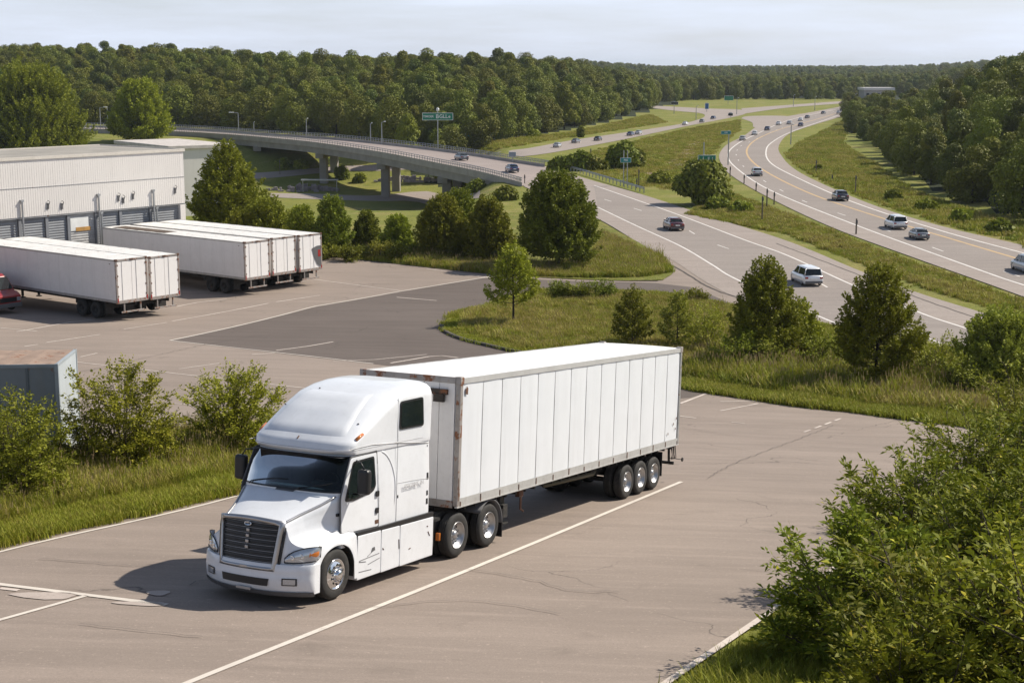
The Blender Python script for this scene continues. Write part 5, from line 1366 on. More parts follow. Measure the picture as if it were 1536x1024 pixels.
def limb_leaves(rng, P0, d0, L, curl, tw_n, tw_len, leaf, sp, wr, flat=.35, droop=0.):
    """a limb from P0 along d0 with side twigs; returns path, twig paths and leaf arrays"""
    P0 = np.array(P0, float); d0 = np.array(d0, float); d0 /= np.linalg.norm(d0)
    s = np.linspace(0, 1, 6); path = [P0 + d0*L*t + np.array([0, 0, 1])*curl*L*t*t + rng.normal(0, .012*L, 3)*t for t in s]
    side = np.cross(d0, [0, 0, 1.]); side /= np.linalg.norm(side) + 1e-9
    twigs = []; C = []; D = []
    tt = np.r_[rng.uniform(.15, 1, tw_n), [1.0]]
    for t in tt:
        i = min(int(t * 5), 4); f = t * 5 - i; p = path[i] * (1 - f) + path[i+1] * f
        tang = path[i+1] - path[i]; tang /= np.linalg.norm(tang)
        sg = rng.choice([-1, 1]); ang = rng.uniform(.45, 1.1) if t < .99 else 0
        d = tang * math.cos(ang) + side * sg * math.sin(ang) + np.array([0, 0, 1]) * rng.normal(.08, flat)
        d /= np.linalg.norm(d); l = tw_len * rng.uniform(.55, 1.15) * (1.15 - .5 * t)
        k = max(3, int(l / sp)); u = np.linspace(.08, 1, k)
        q = p[None] + d[None]*l*u[:, None] + np.array([0, 0, 1])[None]*(-droop)*l*(u**2)[:, None]
        twigs.append([tuple(p), tuple(p + d*l*.5 - np.array([0,0,1])*droop*l*.25), tuple(p + d*l - np.array([0,0,1])*droop*l)])
        sd = np.cross(d, [0, 0, 1.]); sd /= np.linalg.norm(sd) + 1e-9
        alt = np.where(np.arange(k) % 2 == 0, 1, -1)[:, None]
        dd = d[None]*.55 + sd[None]*alt*.75 + rng.normal(0, .3, (k, 3)); dd[-1] = d
        C.append(q); D.append(dd)
    return path, twigs, np.vstack(C), np.vstack(D)
def conical_tree(name, seed, h, rad, nl, clear, leaf, sp, mats, tw=10, tw_len=.55, shape=.75, elev=(8, 42), curl=.34, wr=.6, droop=0., trunk=.018, bulge=0., fill=1):
    """tree built of leafy plumes on upswept limbs: returns (trunk mesh, crown mesh)"""
    rng = np.random.default_rng(seed); stems = []; C = []; D = []; S = []
    lean = rng.normal(0, .012, 2); tp = [(lean[0]*h*t + .02*h*math.sin(t*5+seed)*t*.3, lean[1]*h*t, h*t*.97) for t in np.linspace(0, 1, 9)]
    stems.append((tp, h*trunk, h*trunk*.12))
    def plume(p0, d, L, rho, cu):
        s_ = np.linspace(0, 1, 6); path = np.array([p0 + d*L*t + np.array([0, 0, 1])*cu*L*t*t for t in s_])
        n = max(6, int(L * rho / (leaf * leaf) * 4.6 * fill)) ; t = rng.uniform(.10, 1, n) ** .8
        i = np.minimum((t * 5).astype(int), 4); f = (t * 5 - i)[:, None]; p = path[i] * (1 - f) + path[i+1] * f
        tan = nrm(path[i+1] - path[i]); r = nrm(rng.normal(0, 1, (n, 3)) * np.array([1, 1, .8])); rr = rho * np.minimum(1, (1.08 - t) * 2.2 + .15)[:, None] * rng.uniform(.25, 1, (n, 1)) ** .5
        C.append(p + r * rr); D.append(tan * .7 + r * .5 + rng.normal(0, .25, (n, 3))); S.append(r * .9 + np.array([0, 0, .55]))
        return path
    for i in range(nl):
        t = clear + (1 - clear) * ((i + rng.uniform(0, 1)) / nl) ** .92
        u = (1 - t) / (1 - clear)
        prof = min(1, u * 6) ** .3 * u ** shape if bulge == 0 else max(.12, math.sin(min(.97, u * .92 + .05) * math.pi) ** .55 * (1 - .12*(1-u)))
        prof *= .86 + .14 * min(1, (1 - u) * 7)
        L = rad * prof * rng.uniform(.68, 1.12) + .03 * h
        az = i * 2.399 + rng.uniform(-.3, .3); el = R(elev[0] + (elev[1] - elev[0]) * (1 - u) + rng.normal(0, 6))
        d = np.array((math.cos(az)*math.cos(el), math.sin(az)*math.cos(el), math.sin(el)))
        j = t * 8; k = min(int(j), 7); f = j - k; p = np.array(tp[k])*(1-f) + np.array(tp[k+1])*f
        rho = tw_len * (.13 + .13 * L / rad)
        pa = plume(p + d*L*.12, d, L * .88 / math.sqrt(1 + curl), rho, curl)
        stems.append(([tuple(p)] + [tuple(q) for q in pa[1:]], h*trunk*.35*(1 - .6*t), h*trunk*.05))
        ns = int(1 + tw * .6 * L / rad)
        for _ in range(ns):
            q = rng.uniform(.2, .85); m = min(int(q*5), 4); pp = pa[m]*(1-(q*5-m)) + pa[m+1]*(q*5-m)
            a2 = az + rng.choice([-1, 1]) * rng.uniform(.4, 1.0); e2 = el + R(rng.uniform(-8, 28))
            d2_ = np.array((math.cos(a2)*math.cos(e2), math.sin(a2)*math.cos(e2), math.sin(e2)))
            pb_ = plume(pp, d2_, L * (1 - q) * .75 + tw_len * .55, rho * .85, curl * 1.2); stems.append(([tuple(v) for v in pb_[::2]], h*trunk*.14, .003))
    plume(np.array(tp[-3]), np.array([0, 0, 1.]), h * .29, tw_len * .30, 0)
    C = np.vstack(C); D = np.vstack(D); V = leaves(rng, C, D, leaf * 1.3 * rng.uniform(.65, 1.3, len(C)), wr, N=np.vstack(S))
    return stems_mesh(name + '_trunk', stems, mats[0]), quads_mesh(name + '_crown', V, mats[1])
def bush_meshes(name, seed, h, rad, ns, leaf, sp, mats, tw=12, tw_len=.5, wr=.5, elev=(28, 86), curl=.0, droop=.1, stem=.02, subs=3, dens=2):
    """several stems fanning out of the ground"""
    rng = np.random.default_rng(seed); stems = []; C = []; D = []
    for i in range(ns):
        el = R(elev[0] + (elev[1] - elev[0]) * ((i + .5) / ns) ** .8 + rng.normal(0, 3)); az = i * 2.399 + rng.uniform(-.3, .3)
        L = min(h / max(math.sin(el), .2), rad / max(math.cos(el), .12)) * rng.uniform(.82, 1.08)
        L = min(L, math.hypot(h, rad) * .98)
        d = (math.cos(az)*math.cos(el), math.sin(az)*math.cos(el), math.sin(el)); p0 = rng.normal(0, .05 * rad, 3); p0[2] = 0
        pa, tws, c, dd = limb_leaves(rng, p0, d, L, curl, int(tw * L / h) + 3, tw_len, leaf, sp, wr, flat=.4, droop=droop)
        stems.append(([tuple(q) for q in pa], stem, stem*.25)); [stems.append((w, stem*.28, .002)) for w in tws[::2]]; C.append(c); D.append(dd)
        for s_ in range(subs):   # side branches
            t = rng.uniform(.25, .85); j = min(int(t*5), 4); p = pa[j]*(1-(t*5-j)) + pa[j+1]*(t*5-j)
            a2 = az + rng.choice([-1, 1]) * rng.uniform(.5, 1.3); e2 = el * rng.uniform(.3, .9)
            d2_ = (math.cos(a2)*math.cos(e2), math.sin(a2)*math.cos(e2), math.sin(e2))
            pb_, tws, c, dd = limb_leaves(rng, p, d2_, L*(1-t)*.75 + tw_len*.6, curl, int(tw*.5) + 2, tw_len*.85, leaf, sp, wr, flat=.4, droop=droop)
            stems.append(([tuple(q) for q in pb_], stem*.5, stem*.12)); C.append(c); D.append(dd)
    C = np.vstack(C); D = np.vstack(D)
    if dens > 1: C = np.vstack([C + rng.normal(0, leaf*.4*(i > 0), C.shape) for i in range(dens)]); D = np.vstack([D + rng.normal(0, .4*(i > 0), D.shape) for i in range(dens)])
    k = C[:, 2] > .02; C, D = C[k], D[k]
    V = leaves(rng, C, D, leaf * rng.uniform(.6, 1.3, len(C)), wr)
    return stems_mesh(name + '_stems', stems, mats[0]), quads_mesh(name + '_foliage', V, mats[1])
def round_tree_mesh(name, seed, h, rad, n, leaf, mats, clear=.06, lumps=26, cone=0.):
    """forest tree as ONE mesh: stem and lumpy crown of leaf clumps"""
    rng = np.random.default_rng(seed); cs = []; rs = []
    for i in range(lumps):
        t = rng.uniform(0, 1); z = h * (clear + .12 + (1 - clear - .22) * t)
        prof = math.sin(math.pi * (.18 + .78 * t)) ** .7 * (1 - cone * t)
        a = i * 2.399; rr = rad * prof * rng.uniform(.45, .8)
        cs.append((rr*math.cos(a), rr*math.sin(a), z)); rs.append(rad * rng.uniform(.30, .50) * (1 - .4*cone*t))
    cs.append((0, 0, h * .88)); rs.append(rad * .36); cs.append((0, 0, h*.5)); rs.append(rad*.55)
    cs = np.array(cs); rs = np.array(rs); pr = rs**2 / (rs**2).sum()
    k = rng.choice(len(cs), n, p=pr); u = nrm(rng.normal(0, 1, (n, 3)))
    rad_ = rs[k][:, None] * rng.uniform(.84, 1.05, (n, 1))
    C = cs[k] + u * rad_ * np.array([1, 1, .85]); D = u * .6 + rng.normal(0, .5, (n, 3)) + np.array([0, 0, -.15]); 
    keep = C[:, 2] > .02*h; C, D = C[keep], D[keep]
    V = leaves(rng, C, D, leaf * rng.uniform(.6, 1.4, len(C)), .8, N=u[keep] + np.array([0, 0, .25]), jit=.38)
    tw = []
    for j in range(6):
        a, b = j / 6, (j + 1) / 6; r0, r1 = h*.022*(1-a*.7), h*.022*(1-b*.7)
        for s in range(5):
            p, q = s*2*math.pi/5, (s+1)*2*math.pi/5
            tw += [(r0*math.cos(p), r0*math.sin(p), h*.7*a), (r0*math.cos(q), r0*math.sin(q), h*.7*a), (r1*math.cos(q), r1*math.sin(q), h*.7*b), (r1*math.cos(p), r1*math.sin(p), h*.7*b)]
    tv = np.array(tw); n1, n2 = len(V) // 4, len(tv) // 4
    return quads_mesh(name, np.vstack([V, tv]), [mats[1], mats[0]], np.r_[np.zeros(n1), np.ones(n2)])
L_young = leafmat('young bright leaves', (.24, .265, .018), (.31, .325, .026), (.42, .40, .05), .28)
L_mid = leafmat('mid green leaves', (.18, .205, .016), (.24, .258, .024), (.33, .33, .045), .24)
L_dark = leafmat('dark green leaves', (.125, .15, .012), (.175, .195, .018), (.25, .25, .035), .2)
L_forest = leafmat('forest leaves', (.130, .150, .014), (.165, .182, .020), (.21, .215, .03), .10)
L_fresh = leafmat('foreground leaves', (.115, .145, .010), (.20, .225, .015), (.40, .37, .03), .26)
L_yel = leafmat('yellow green leaves', (.155, .185, .012), (.26, .275, .018), (.46, .42, .03), .28)
L_pale = leafmat('pale leaves', (.24, .26, .032), (.31, .315, .046), (.38, .37, .08), .3)

def plant(name, meshes, part2, loc, rz, label, cat, group=None, scale=1.):
    t = empty(name, tuple(loc), rz, label, cat, group); t.scale = (scale,) * 3
    for nm, me in zip(('trunk' if cat == 'tree' else 'stems', part2), meshes):
        o = bpy.data.objects.new(nm, me); COL.objects.link(o); o.parent = t
    return t
def px_tree(base, top, half, **k):
    w = at(*base); s = (w.y * CP - (w.z - CAMZ) * SP) / F
    return w, (base[1] - top) * s, half * s, s
GI = 'young trees along the lot verges'
def tree_px(base, top, half, label, seed, nl=70, clear=.12, leaf=.13, sp=.09, mats=(M_barkd, L_mid), group=None, sink=0., **k):
    w, h, r, s = px_tree(base, top, half); h *= .92 if k.get('tw_len', .5) < .85 else .87
    me = conical_tree('tree', seed, h, r, nl, clear, leaf, sp, mats, **k)
    w.z -= sink
    return plant('tree', me, 'crown', w, seed * .7, label, 'tree', group)
tree_px((770,488), 362, 42, 'slender pyramid tree with bare lower trunk on the tip of the kerbed grass island', 1, nl=46, clear=.27, leaf=.115, sp=.12, mats=(M_barkd, L_young), tw=9, tw_len=.75, shape=.8, group=GI)
tree_px((948,522), 427, 35, 'small narrow dark tree on the island, behind the rear of the white trailer', 2, nl=46, clear=.12, leaf=.10, sp=.12, mats=(M_barkd, L_mid), tw=8, tw_len=.6, shape=.9, group=GI, elev=(-2, 40))
tree_px((1015,524), 434, 30, 'small loose light green tree on the island, right of the small dark one', 3, nl=38, clear=.12, leaf=.10, sp=.13, mats=(M_barkd, L_pale), tw=8, tw_len=.55, shape=.8, group=GI, elev=(0, 45))
tree_px((1145,552), 380, 66, 'large pyramid tree left of the white estate car, thick to the ground', 4, nl=80, clear=.10, leaf=.11, sp=.11, mats=(M_barkd, L_mid), tw=15, tw_len=.8, shape=.9, group=GI)
tree_px((1196,548), 450, 40, 'leafy green tree crowded against the right side of the large pyramid tree', 5, nl=60, clear=.05, leaf=.11, sp=.12, mats=(M_barkd, L_young), tw=11, tw_len=.7, shape=.75, group=GI)
tree_px((1312,584), 390, 74, 'dark broad pyramid tree with visible trunk at the right lot verge', 6, nl=80, clear=.17, leaf=.11, sp=.11, mats=(M_barkd, leafmat('olive leaves', (.17, .195, .013), (.24, .25, .018), (.34, .33, .035), .24)), tw=15, tw_len=.8, shape=.8, group=GI, elev=(-4, 42))
tree_px((1495,592), 478, 74, 'pale bushy tree at the right edge beyond the lot', 7, nl=90, clear=.06, leaf=.10, sp=.12, mats=(M_bark, L_pale), tw=12, tw_len=.7, shape=.5, group=GI, elev=(10, 55))
tree_px((838,402), 266, 64, 'dense dark round-headed tree beside the ramp, on the grass behind the lot', 8, nl=120, clear=.10, leaf=.16, sp=.15, mats=(M_barkd, L_dark), tw=16, tw_len=1.3, shape=.5, group='trees at the back of the lot', elev=(0, 62))
tree_px((345,352), 200, 72, 'tall broad tree at the corner of the warehouse', 9, nl=120, clear=.02, leaf=.17, sp=.17, mats=(M_barkd, L_mid), tw=17, tw_len=1.2, shape=1.0, group='trees at the back of the lot', elev=(-5, 50))
tree_px((665,388), 288, 44, 'pyramid tree left of its twin behind the lot', 10, nl=110, clear=.04, leaf=.16, sp=.17, mats=(M_barkd, L_mid), tw=12, tw_len=1., shape=.72, group='trees at the back of the lot')
tree_px((733,392), 290, 40, 'pyramid tree touching the dense round tree behind the lot', 11, nl=100, clear=.05, leaf=.16, sp=.17, mats=(M_barkd, L_mid), tw=12, tw_len=1., shape=.75, group='trees at the back of the lot')
tree_px((690,372), 284, 34, 'taller tree standing just behind the pyramid pair at the back of the lot', 12, nl=80, clear=.05, leaf=.16, sp=.18, mats=(M_barkd, L_dark), tw=11, tw_len=1., shape=.5, group='trees at the back of the lot')
for i, (b, t_, hw, l, mt) in enumerate((((455,382),312,28,'bushy tree right of the farthest right box trailer',L_mid), ((500,384),292,30,'taller small tree second from the box trailers',L_dark), ((550,380),320,20,'dark narrow small tree in the middle of the back verge',L_dark), ((597,384),328,25,'light small tree left of the pyramid pair',L_mid), ((402,372),300,40,'wide leafy tree behind the parked box trailers',L_mid), ((430,360),330,30,'low tree between the warehouse tree and the back verge',L_pale), ((372,372),330,40,'tree filling the gap right of the warehouse corner',L_mid))):
    tree_px(b, t_, hw, l, 20 + i, nl=70, clear=.03, leaf=.15, sp=.17, mats=(M_barkd, mt), tw=11, tw_len=.9, shape=.5, group='small trees on the back verge', elev=(5, 55))
GB = 'leafy bushes beside the lot'
def bush_px(base, top, half, label, seed, ns=16, leaf=.12, sp=.06, mats=(M_bark, L_mid), group=GB, **k):
    w, h, r, s = px_tree(base, top, half)
    me = bush_meshes('bush', seed, h, r, ns, leaf, sp, mats, **k)
    return plant('bush', me, 'foliage', w, seed * 1.1, label, 'bush', group)
bush_px((188,708), 556, 74, 'large spreading bush between the grey container and the lot grass', 31, ns=26, leaf=.10, sp=.045, tw=16, tw_len=.42, mats=(M_bark, L_young), elev=(12, 88), subs=4)
bush_px((356,690), 560, 64, 'fan shaped bright bush behind the truck cab roof', 32, ns=26, leaf=.10, sp=.045, tw=16, tw_len=.42, mats=(M_bark, L_young), elev=(12, 88), subs=4)
bush_px((25,752), 606, 82, 'dense bush at the left edge in front of the grey container', 33, ns=28, leaf=.09, sp=.04, tw=17, tw_len=.40, mats=(M_bark, L_mid), elev=(10, 88), subs=4)
bush_px((132,712), 606, 34, 'small dark bush squeezed against the container end', 34, ns=14, leaf=.09, sp=.05, tw=12, tw_len=.35, mats=(M_bark, L_mid))
bush_px((232,704), 640, 40, 'low bush at the right foot of the large spreading one', 35, ns=16, leaf=.09, sp=.05, tw=10, tw_len=.3, mats=(M_bark, L_mid))
bush_px((402,684), 620, 34, 'low leafy bush beside the cab mirror', 36, ns=14, leaf=.09, sp=.05, tw=10, tw_len=.3, mats=(M_bark, L_young))
GV = 'bushes among the long grass of the right verge'
for i, (b, t_, hw, l, m_) in enumerate((((1060,528),468,28,'low bush between the island trees and the big pyramid tree',L_young), ((1100,560),500,30,'shrub at the left foot of the big pyramid tree',L_mid), ((1230,556),500,32,'shrub in the gap between the two big pyramid trees',L_mid), ((1400,580),502,34,'round shrub right of the dark broad pyramid tree',L_young), ((1440,600),540,34,'low shrub under the pale bushy tree',L_mid), ((1370,572),540,30,'low shrub behind the trunk of the dark broad tree',L_dark), ((1150,560),505,34,'yellow green shrub at the foot of the big pyramid tree',L_pale))):
    bush_px(b, t_, hw, l, 40 + i, ns=16, leaf=.13, sp=.08, tw=10, tw_len=.5, mats=(M_bark, m_), group=GV, elev=(15, 86))
for i, (b, t_, hw, m_) in enumerate((((868,450),428,14,L_mid), ((905,450),425,15,L_dark), ((838,448),428,13,L_dark), ((1045,455),440,10,L_mid))):
    bush_px(b, t_, hw, ('round shrub second from right in the row by the access road', 'largest dark shrub of the row by the access road', 'shrub nearest the slender tree in the row by the access road', 'small shrub alone near the highway corner of the island')[i], 50 + i, ns=12, leaf=.15, sp=.1, tw=9, tw_len=.45, mats=(M_bark, m_), group='shrubs by the access road', elev=(15, 86))
for i in range(12):
    px = 470 + i * 25 + random.uniform(-5, 5)
    bush_px((px, 386 + (i % 3) * 3), 366 + (i % 4) * 4, 17, ('low bush %s the back verge trees' % ('under',)) , 60 + i, ns=10, leaf=.2, sp=.14, tw=8, tw_len=.6, mats=(M_bark, (L_mid, L_pale, L_dark)[i % 3]), group='low bushes under the back verge trees', elev=(12, 86))
# ---- foreground bushes, bottom right
FG = 'large bushes filling the lower right corner'
fg = [((1280,1000), 790, 108, 'bush reaching out over the white edge line, lower right', L_fresh, 3), ((1370,900), 690, 112, 'dark bush behind the one over the edge line', L_fresh, 3), ((1468,800), 600, 100, 'bush climbing highest along the right edge of the lot', L_fresh, 2),
      ((1440,1110), 815, 170, 'bright bush at the bottom edge, right of the one over the line', L_fresh, 3), ((1560,960), 700, 140, 'bush at the right edge below the highest one', L_fresh, 3), ((1590,1180), 800, 190, 'yellow green bush in the bottom right corner', L_yel, 3),
      ((1550,760), 560, 90, 'bush at the right edge beyond the highest one', L_mid, 2), ((1370,1180), 930, 100, 'low bush cut by the bottom edge', L_yel, 2), ((1480,960), 730, 110, 'bush in the middle of the corner thicket', L_fresh, 3)]
for i, (b, t_, hw, l, m_, sb) in enumerate(fg):
    bush_px(b, t_, hw, l, 80 + i, ns=26, leaf=.150, sp=.042, tw=18, tw_len=.50, wr=.36, dens=1, mats=(M_bark, m_), group=FG, elev=(8, 88), subs=5, droop=.22, stem=.026)
# ---- single far trees and scrub
def rtree_px(base, top, half, label, seed, n=5000, leaf=.5, mats=(M_barkd, L_dark), group=None, cone=0., clear=.04, name='tree', cat='tree'):
    w, h, r, s = px_tree(base, top, half); me = round_tree_mesh('tree_crown', seed, h, r, n, leaf, mats, clear=clear, cone=cone)
    o = bpy.data.objects.new(name, me); COL.objects.link(o); o.location = w; tag(o, label, cat, group); return o
rtree_px((1055,307), 247, 38, 'round dark tree beside the green sign in the median', 101, 9000, .42, clear=.02)
rtree_px((935,252), 217, 23, 'round dark tree in the open field beyond the ramp', 102, 5000, .5, clear=.02)
rtree_px((953,251), 226, 14, 'smaller tree leaning on the round tree in the open field', 103, 2500, .5, clear=.02)
tree_px((52,258), 108, 98, 'huge tree at the left edge behind the warehouse roof', 104, nl=150, clear=.02, leaf=.30, mats=(M_barkd, L_mid), tw=16, tw_len=2.6, shape=.5, group='big trees behind the warehouse', elev=(0, 62))
tree_px((-25,262), 130, 75, 'broad tree cut by the left edge behind the warehouse', 105, nl=90, clear=.02, leaf=.32, mats=(M_barkd, L_mid), tw=12, tw_len=2.4, shape=.5, group='big trees behind the warehouse', elev=(0, 60))
tree_px((212,214), 126, 48, 'light green tree standing before the forest at the left end of the overpass', 106, nl=110, clear=.02, leaf=.34, mats=(M_barkd, L_young), tw=14, tw_len=2.4, shape=.5, elev=(0, 62))
for i, (px, b, t_, hw) in enumerate(((840,256,238,13), (858,256,233,14), (874,256,230,15), (888,256,234,13), (832,256,243,10), (903,255,243,9))):
    rtree_px((px, b), t_, hw, 'dark bush in the row at the field edge beyond the ramp', 110 + i, 1500, .5, group='row of dark bushes beyond the ramp', name='bush', cat='bush')
for i, (px, b, t_, hw, l) in enumerate(((513,268,250,12,'dark round bush between the first overpass piers'), (690,288,266,16,'dark bush under the low end of the overpass'), (716,288,272,14,'bush touching the last overpass pier'), (540,274,262,10,'small bush between the overpass piers'), (425,252,240,12,'bush seen under the left part of the overpass'), (452,252,242,12,'second bush seen under the left part of the overpass'),
        (760,300,284,18,'bush at the embankment below the ramp'), (990,276,262,18,'low dark thicket in the ditch before the round median tree'), (1075,315,300,16,'low scrub at the foot of the round median tree'), (1110,318,306,16,'yellowish scrub in the median right of the round tree'), (871,206,190,5,'small tree on the slope before the forest end'), (800,206,196,10,'bush at the forest corner'),
        (1228,256,250,5,'bush beside the middle marker post'), (1390,316,302,14,'shrub in the ditch right of the highway'), (1340,300,288,12,'shrub in the ditch at the foot of the hill trees'), (1440,334,318,15,'shrub in the ditch near the right edge'), (1500,350,334,17,'shrub in the ditch at the right edge'))):
    rtree_px((px, b), t_, hw, l, 130 + i, 1600, .4, (M_barkd, (L_dark, L_mid)[i % 2]), name='bush', cat='bush')
# ---- forests
L_f2 = leafmat('forest leaves yellowish', (.17, .18, .014), (.205, .21, .020), (.25, .245, .03), .10)
L_f3 = leafmat('forest leaves bluish', (.095, .122, .016), (.125, .150, .022), (.15, .17, .035), .10)
fproto = [round_tree_mesh('forest_tree', 200 + i, 14, r, 7500, .46, (M_barkd, (L_forest, L_f3, L_forest, L_f2, L_forest)[i]), lumps=lp, cone=cn, clear=cl) for i, (r, lp, cn, cl) in enumerate(((5.4, 17, 0, .0), (4.8, 15, .2, .0), (6.2, 22, .0, .02), (4.4, 14, .3, .0), (5.2, 18, .1, .03)))]
rng = np.random.default_rng(5); pts = []
def scatter_polar(a0, a1, dfront, depth, spacing, sc, edge=True):
    out = []; tries = 0; cell = {}
    area = None
    yy0, yy1 = min(dfront(a) for a in np.linspace(a0, a1, 41)) - 5, max(dfront(a) for a in np.linspace(a0, a1, 41)) + depth
    N = int((a1 - a0) * (yy0 + yy1) / 2 * (yy1 - yy0) / spacing**2 * 3)
    for _ in range(N):
        a = rng.uniform(a0, a1); y = math.sqrt(rng.uniform(yy0**2, yy1**2)); f = dfront(a)
        if y < f or y > f + depth: continue
        x = a * y; k = (int(x / spacing), int(y / spacing)); ok = True
        for i in (-1, 0, 1):
            for j in (-1, 0, 1):
                for q in cell.get((k[0]+i, k[1]+j), ()):
                    if (q[0]-x)**2 + (q[1]-y)**2 < (spacing*.8)**2: ok = False
        if not ok: continue
        cell.setdefault(k, []).append((x, y)); out.append((x, y, sc * (rng.uniform(.72, 1.08) if rng.uniform() < .88 else rng.uniform(1.08, 1.22)), a, y - f))
    return out
fl = lambda a: float(np.interp(a, _la, _ld)) + 4
fr = lambda a: float(np.interp(a, _ra, _rd)) + 3
left = scatter_polar(-.46, .094, fl, 250, 6.4, .71)
right = [(x, y, s_ * float(np.interp(a, [.22, .25, .32], [.68, .85, 1.08])), a, d_) for x, y, s_, a, d_ in scatter_polar(.219, .50, fr, 230, 5.6, .60)]
allp = [('l',) + p for p in left] + [('r',) + p for p in right]
def lod(p): return p[3] / p[2] * (1.3 if p[5] < 30 else 1) * (1 if abs(p[1] / p[2]) < .36 else .3)
allp.sort(key=lambda p: -lod(p))
ind, rest = allp[:290], allp[290:]
for i, (sd, x, y, s, a, dd) in enumerate(ind):
    o = bpy.data.objects.new('forest_tree', fproto[i % 5]); COL.objects.link(o); o.location = (x, y, float(H(x, y)) - .3); o.rotation_euler = (0, 0, rng.uniform(0, 6.28)); o.scale = (s * rng.uniform(.9, 1.1), s, s * rng.uniform(.9, 1.15))
    if sd == 'l': tag(o, 'green broadleaf tree in the wooded edge behind the overpass', 'tree', 'trees at the edge of the left forest')
    else: tag(o, 'green broadleaf tree in the wood covering the right hill', 'tree', 'trees of the right hill')
def far_f(a): return float(np.interp(a, [-.5, .0, .09, .10, .135, .18, .22, .235, .26, .4], [700, 700, 690, 690, 735, 735, 745, 900, 800, 700]))
far1 = scatter_polar(.07, .30, far_f, 500, 8.5, .68)
far1 += scatter_polar(-.45, .45, lambda a: 1250., 900, 15, .74)
far2 = scatter_polar(-.45, .45, lambda a: 2200., 3000, 38, .78)
def gn_scatter(name, P, rot, scl, idx, protos, label, cat, zs=None):
    me = bpy.data.meshes.new(name); n = len(P); me.vertices.add(n); me.vertices.foreach_set('co', np.asarray(P, np.float32).ravel())
    for nm, ty, arr in (('rz', 'FLOAT', rot), ('sc', 'FLOAT', scl), ('kind_id', 'INT', idx)):
        at_ = me.attributes.new(nm, ty, 'POINT'); at_.data.foreach_set('value', np.asarray(arr, np.int32 if ty == 'INT' else np.float32))
    o = bpy.data.objects.new(name, me); COL.objects.link(o)
    ng = bpy.data.node_groups.new(name, 'GeometryNodeTree'); ng.interface.new_socket('Geometry', in_out='INPUT', socket_type='NodeSocketGeometry'); ng.interface.new_socket('Geometry', in_out='OUTPUT', socket_type='NodeSocketGeometry')
    gi = ng.nodes.new('NodeGroupInput'); go = ng.nodes.new('NodeGroupOutput'); jn = ng.nodes.new('GeometryNodeJoinGeometry')
    def attr(nm, ty):
        a = ng.nodes.new('GeometryNodeInputNamedAttribute'); a.data_type = ty; a.inputs[0].default_value = nm; return a.outputs[0]
    rz, sc, kd = attr('rz', 'FLOAT'), attr('sc', 'FLOAT'), attr('kind_id', 'INT')
    cx = ng.nodes.new('ShaderNodeCombineXYZ'); ng.links.new(rz, cx.inputs[2])
    for k, pm in enumerate(protos):
        po_ = bpy.data.objects.new(name + '_source', pm)
        oi = ng.nodes.new('GeometryNodeObjectInfo'); oi.inputs[0].default_value = po_; oi.inputs['As Instance'].default_value = True
        cmp = ng.nodes.new('FunctionNodeCompare'); cmp.data_type = 'INT'; cmp.operation = 'EQUAL'; ng.links.new(kd, cmp.inputs[2]); cmp.inputs[3].default_value = k
        ip = ng.nodes.new('GeometryNodeInstanceOnPoints'); ng.links.new(gi.outputs[0], ip.inputs['Points']); ng.links.new(cmp.outputs[0], ip.inputs['Selection'])
        ng.links.new(oi.outputs['Geometry'], ip.inputs['Instance']); ng.links.new(cx.outputs[0], ip.inputs['Rotation']); ng.links.new(sc, ip.inputs['Scale']); ng.links.new(ip.outputs[0], jn.inputs[0])
    ng.links.new(jn.outputs[0], go.inputs[0]); md = o.modifiers.new('scatter', 'NODES'); md.node_group = ng
    tag(o, label, cat, kind='stuff'); return o
def forest(name, L_, label):
    P = [(x, y, float(H(x, y)) - .3) for x, y, *_ in L_]; n = len(P)
    gn_scatter(name, P, rng.uniform(0, 6.28, n), [q[2] for q in L_], rng.integers(0, 5, n), fproto, label, 'forest')
forest('wooded_hillside', [r[1:] for r in rest if r[0] == 'l'], 'dark broadleaf forest rising over the hill behind the overpass')
forest('hill_wood', [r[1:] for r in rest if r[0] == 'r'], 'upper part of the wood on the right hill')
forest('distant_forest', far1 + far2, 'far off forest stretching to the horizon beyond the highway')
# ---- grass
def tuft_mesh(name, seed, n, h, spread, m, wide=.012, heads=0, mh=None):
    rg = np.random.default_rng(seed); V = []; ids = []
    for i in range(n):
        a = rg.uniform(0, 6.28); b = rg.uniform(0, 6.28); r = spread * rg.uniform(0, 1) ** .6; p = np.array([r*math.cos(a), r*math.sin(a), -.03])
        l = h * rg.uniform(.55, 1.1); o = np.array([math.cos(b), math.sin(b), 0]); s = np.array([-math.sin(b), math.cos(b), 0]) * wide * rg.uniform(.7, 1.3); bend = rg.uniform(.15, .65) * l
        q = p + o*bend*.3 + np.array([0, 0, l*.6]); e = p + o*bend + np.array([0, 0, l*(1 - .25*bend/l)])
        V += [p - s, p + s, q + s*.8, q - s*.8, q - s*.8, q + s*.8, e + s*.1, e - s*.1]; ids += [0, 0]
        if i < heads:
            for k in range(2):
                c = e + np.array([0, 0, .03 + .05*k]); w2 = s / np.linalg.norm(s) * max(.007, wide*.7)
                V += [c - w2 - [0,0,.03], c + w2 - [0,0,.03], c + w2*.7 + [0,0,.05], c - w2*.7 + [0,0,.05]]; ids.append(1)
    return quads_mesh(name, np.array(V), [m, mh or m], np.array(ids))
G_a = leafmat('grass green', (.23, .25, .022), (.30, .30, .034), (.40, .35, .08), .3)
G_b = leafmat('grass yellow', (.33, .29, .06), (.40, .34, .09), (.46, .37, .14), .3)
G_d = leafmat('grass deep', (.15, .18, .016), (.20, .225, .024), (.27, .265, .04), .3)
G_h = leafmat('seed heads', (.34, .25, .14), (.42, .31, .18), (.44, .34, .2), .2)
